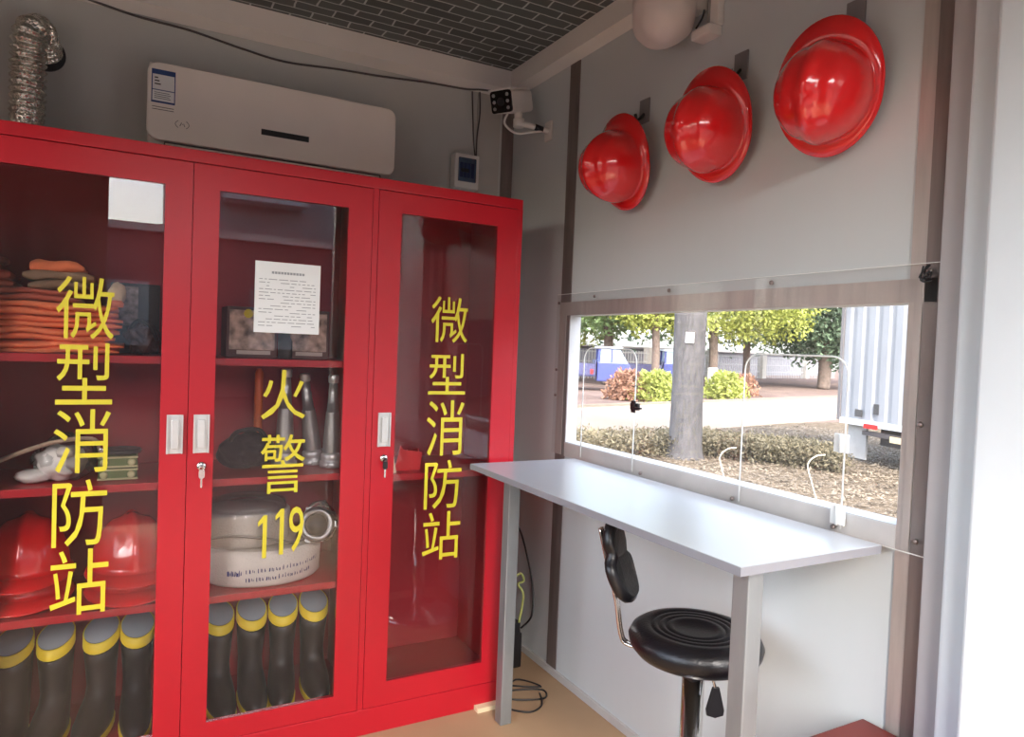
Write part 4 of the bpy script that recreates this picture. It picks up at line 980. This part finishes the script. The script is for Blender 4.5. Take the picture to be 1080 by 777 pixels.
# blue three-wheelers
BLU = mat('blue_truck_paint', (48, 58, 118), .4, var=.06); GLS = mat('pale_window_glass', (150, 170, 190), .1)
def trike(px, t, heading, lab, sc=1.0):
    p = bear(px, t); o = thing('cargo_three_wheeler', (p.x, p.y, GZ), lab, 'vehicle', 'blue three-wheelers parked beyond the road', 0); o.rotation_euler = (0, 0, heading); T = world_of(o) @ Matrix.Scale(sc, 4)
    def P(name, fn, m):
        bm = mk(fn); bm.transform(T); return obj(name, bm, m, o)
    # x forward
    P('cab', lambda b: (prism(b, [(.15, .35), (.15, 1.02), (1.25, 1.02), (1.45, .60), (1.45, .35)], 'y', -.5, .5, bev=.03)), BLU)
    P('cab_window', lambda b: (prism(b, [(.22, 1.021), (.28, 1.50), (.92, 1.50), (1.22, 1.021)], 'y', -.46, .46)), GLS)
    P('pillar', lambda b: (box(b, .18, .26, -.48, -.44, 1.0, 1.54), box(b, .18, .26, .44, .48, 1.0, 1.54), box(b, .62, .68, -.48, -.455, 1.0, 1.52)), BLU)
    P('roof', lambda b: (box(b, .12, 1.02, -.52, .52, 1.50, 1.58, .02)), mat('pale_roof', (196, 200, 210), .5))
    P('cargo_bed', lambda b: (box(b, -1.35, .10, -.6, .6, .50, .56), box(b, -1.35, .10, -.6, -.56, .50, .95), box(b, -1.35, .10, .56, .6, .50, .95), box(b, -1.35, -1.31, -.6, .6, .50, .95), box(b, .06, .10, -.6, .6, .5, 1.1)), mat('dark_blue_paint', (48, 50, 84), .5))
    for (x, y) in ((1.15, 0), (-.85, -.5), (-.85, .5)):
        bm = bmesh.new(); tube(bm, [(x, y - .06, .27), (x, y + .06, .27)], .27, 20, smooth=False); bm.transform(T); wh = obj('wheel', bm, BLACK, o)
        bm = bmesh.new(); tube(bm, [(x, y - .065, .27), (x, y + .065, .27)], .13, 14, smooth=False); bm.transform(T); obj('hub', bm, ALU, wh)
    P('mudguard', lambda b: prism(b, [(.85, .35), (.95, .56), (1.15, .62), (1.35, .56), (1.47, .35), (1.40, .35), (1.30, .50), (1.15, .56), (1.0, .50), (.92, .35)], 'y', -.12, .12), BLU)
    P('tail_light', lambda b: box(b, -.1, 0, -.63, -.601, .60, .76), mat('red_lens', (180, 30, 30), .3))
trike(624, 25.5, R(-30), 'blue three-wheeled truck parked at the left end of the window view')
trike(693, 28.5, R(-30), 'blue three-wheeled truck just left of the thick trunk')
# pale parked trailer between them (whitish blur)
# white container truck
ct = thing('container_truck', (8.6, .8, GZ), 'white corrugated container on a truck at the right of the window', 'truck')
A0 = Vector((7.56, 3.83, 0)); A1 = Vector((6.35, -1.4, 0)); dA = (A1 - A0).normalized(); nA = Vector((-dA.y, dA.x, 0))
if nA.x < 0: nA = -nA
LA = (A1 - A0).length + 2
def cont(b):
    # corrugated side profile in plan
    pts2 = []; s_ = .10; pitch = .235
    pts2.append((0, 0)); pts2.append((.10, 0))
    while s_ < LA - .3:
        pts2 += [(s_ + .03, .028), (s_ + .09, .028), (s_ + .12, 0), (s_ + pitch, 0)]; s_ += pitch
    pts2 += [(LA, 0), (LA, 2.3), (0, 2.3)]
    w2 = [(A0 + dA * u + nA * v) for u, v in pts2]
    prism(b, [(q_.x, q_.y) for q_ in w2], 'z', .42, 3.1)
obj('container', mk(cont), mat('white_corrugated', (132, 134, 139), .5, var=.06, scale=1.2), ct)
def strip(b, u0, u1, v0, v1, z0, z1):
    for v in box(b, u0, u1, v0, v1, z0, z1):
        co = v.co.copy(); v.co = A0 + dA * co.x + nA * co.y + Vector((0, 0, co.z))
obj('door_edge', mk(lambda b: strip(b, -.06, -.005, -.02, 1.2, .42, 3.05)), mat('dark_frame', (104, 100, 100), .6), ct)
obj('bottom_rail', mk(lambda b: strip(b, 0, LA, -.015, .1, .38, .46)), mat('grey_rail', (190, 192, 196), .5), ct)
obj('graffiti_haze', mk(lambda b: strip(b, .25, 2.2, -.004, -.001, 1.2, 1.6)), WHITE, ct) if False else None
for u in (.62, 1.32): obj('latch_pocket', mk(lambda b: strip(b, u, u + .09, -.008, .01, .56, .70)), DGREY, ct)
obj('latch_pocket', mk(lambda b: strip(b, .28, .40, -.008, .01, .50, .60)), DGREY, ct)
obj('side_marker', mk(lambda b: strip(b, .50, .72, -.05, -.016, .36, .42)), mat('red_lens', (180, 30, 30)), ct)
obj('chassis', mk(lambda b: (strip(b, .5, LA - .3, .25, 2.0, .12, .38), strip(b, .45, LA, -.02, .05, .26, .32))), mat('dark_chassis', (64, 58, 58), .7), ct)
obj('side_guard', mk(lambda b: (strip(b, .95, 2.6, -.03, .0, .22, .30))), mat('cream_rail', (196, 176, 140), .6), ct)
for u in (1.1, 2.15, 5.8):
    c0 = A0 + dA * u + nA * .3
    obj('wheel', mk(lambda b: tube(b, [(c0.x, c0.y, .10), (c0.x + nA.x * .28, c0.y + nA.y * .28, .10)], .25, 24, smooth=False)), BLACK, ct)
    c0 = A0 + dA * u + nA * 2.0
    obj('wheel', mk(lambda b: tube(b, [(c0.x, c0.y, .10), (c0.x + nA.x * .28, c0.y + nA.y * .28, .10)], .25, 24, smooth=False)), BLACK, ct)
obj('mudflap', mk(lambda b: strip(b, .05, .40, .1, .13, GZ + .05, .40)), mat('grey_mudflap', (150, 148, 146), .8), ct)
# curled white stalks of dry plants near the window
for i, (px, t) in enumerate(((783, 5.2), (878, 5.0))):
    p = bear(px, t); o = obj('pale_dry_stalk', mk(lambda b: tube(b, catmull([(p.x, p.y, GZ), (p.x - .02, p.y + .02, .15), (p.x - .07, p.y + .06, .38), (p.x - .09, p.y + .09, .52), (p.x - .05, p.y + .06, .585), (p.x, p.y + .02, .60)], 5), .0042, 6)), mat('bleached_stem', (222, 214, 190), .8))
    tag(centre(o), ['pale bent dry stalk left of the right hatch edge, outside', 'pale bent dry stalk near the container wheel, outside'][i], 'plant stalk', 'dry stalks outside the window')

# what the glass doors mirror: the lane and the building facing the booth
fb_ = thing('facing_building', (-3, -17, GZ), 'grey facade with pale windows mirrored in the cabinet glass', 'building')
obj('facade', mk(lambda b: box(b, -14, 12, -18, -16, GZ, 3.6)), mat('brown_grey_facade', (98, 84, 84), .8, var=.15, scale=.6), fb_)
for x in (-6, -2.5, 1, 4.5): obj('window', mk(lambda b: (box(b, x, x + 1.4, -15.99, -15.94, 1.0, 2.4))), mat('pale_window', (170, 172, 176), .2), fb_)
obj('upper_storey', mk(lambda b: (box(b, -.8, 6, -18, -16.3, 3.6, 8))), mat('pale_storey', (170, 164, 164), .8), fb_)
obj('balcony', mk(lambda b: (box(b, .4, 2.2, -16.3, -15.6, 4.4, 5.2))), mat('white_balcony', (220, 220, 224), .6), fb_)
obj('ledge', mk(lambda b: box(b, -14, 12, -16.0, -15.8, 3.5, 3.66)), mat('pale_ledge', (200, 196, 190), .7), fb_)
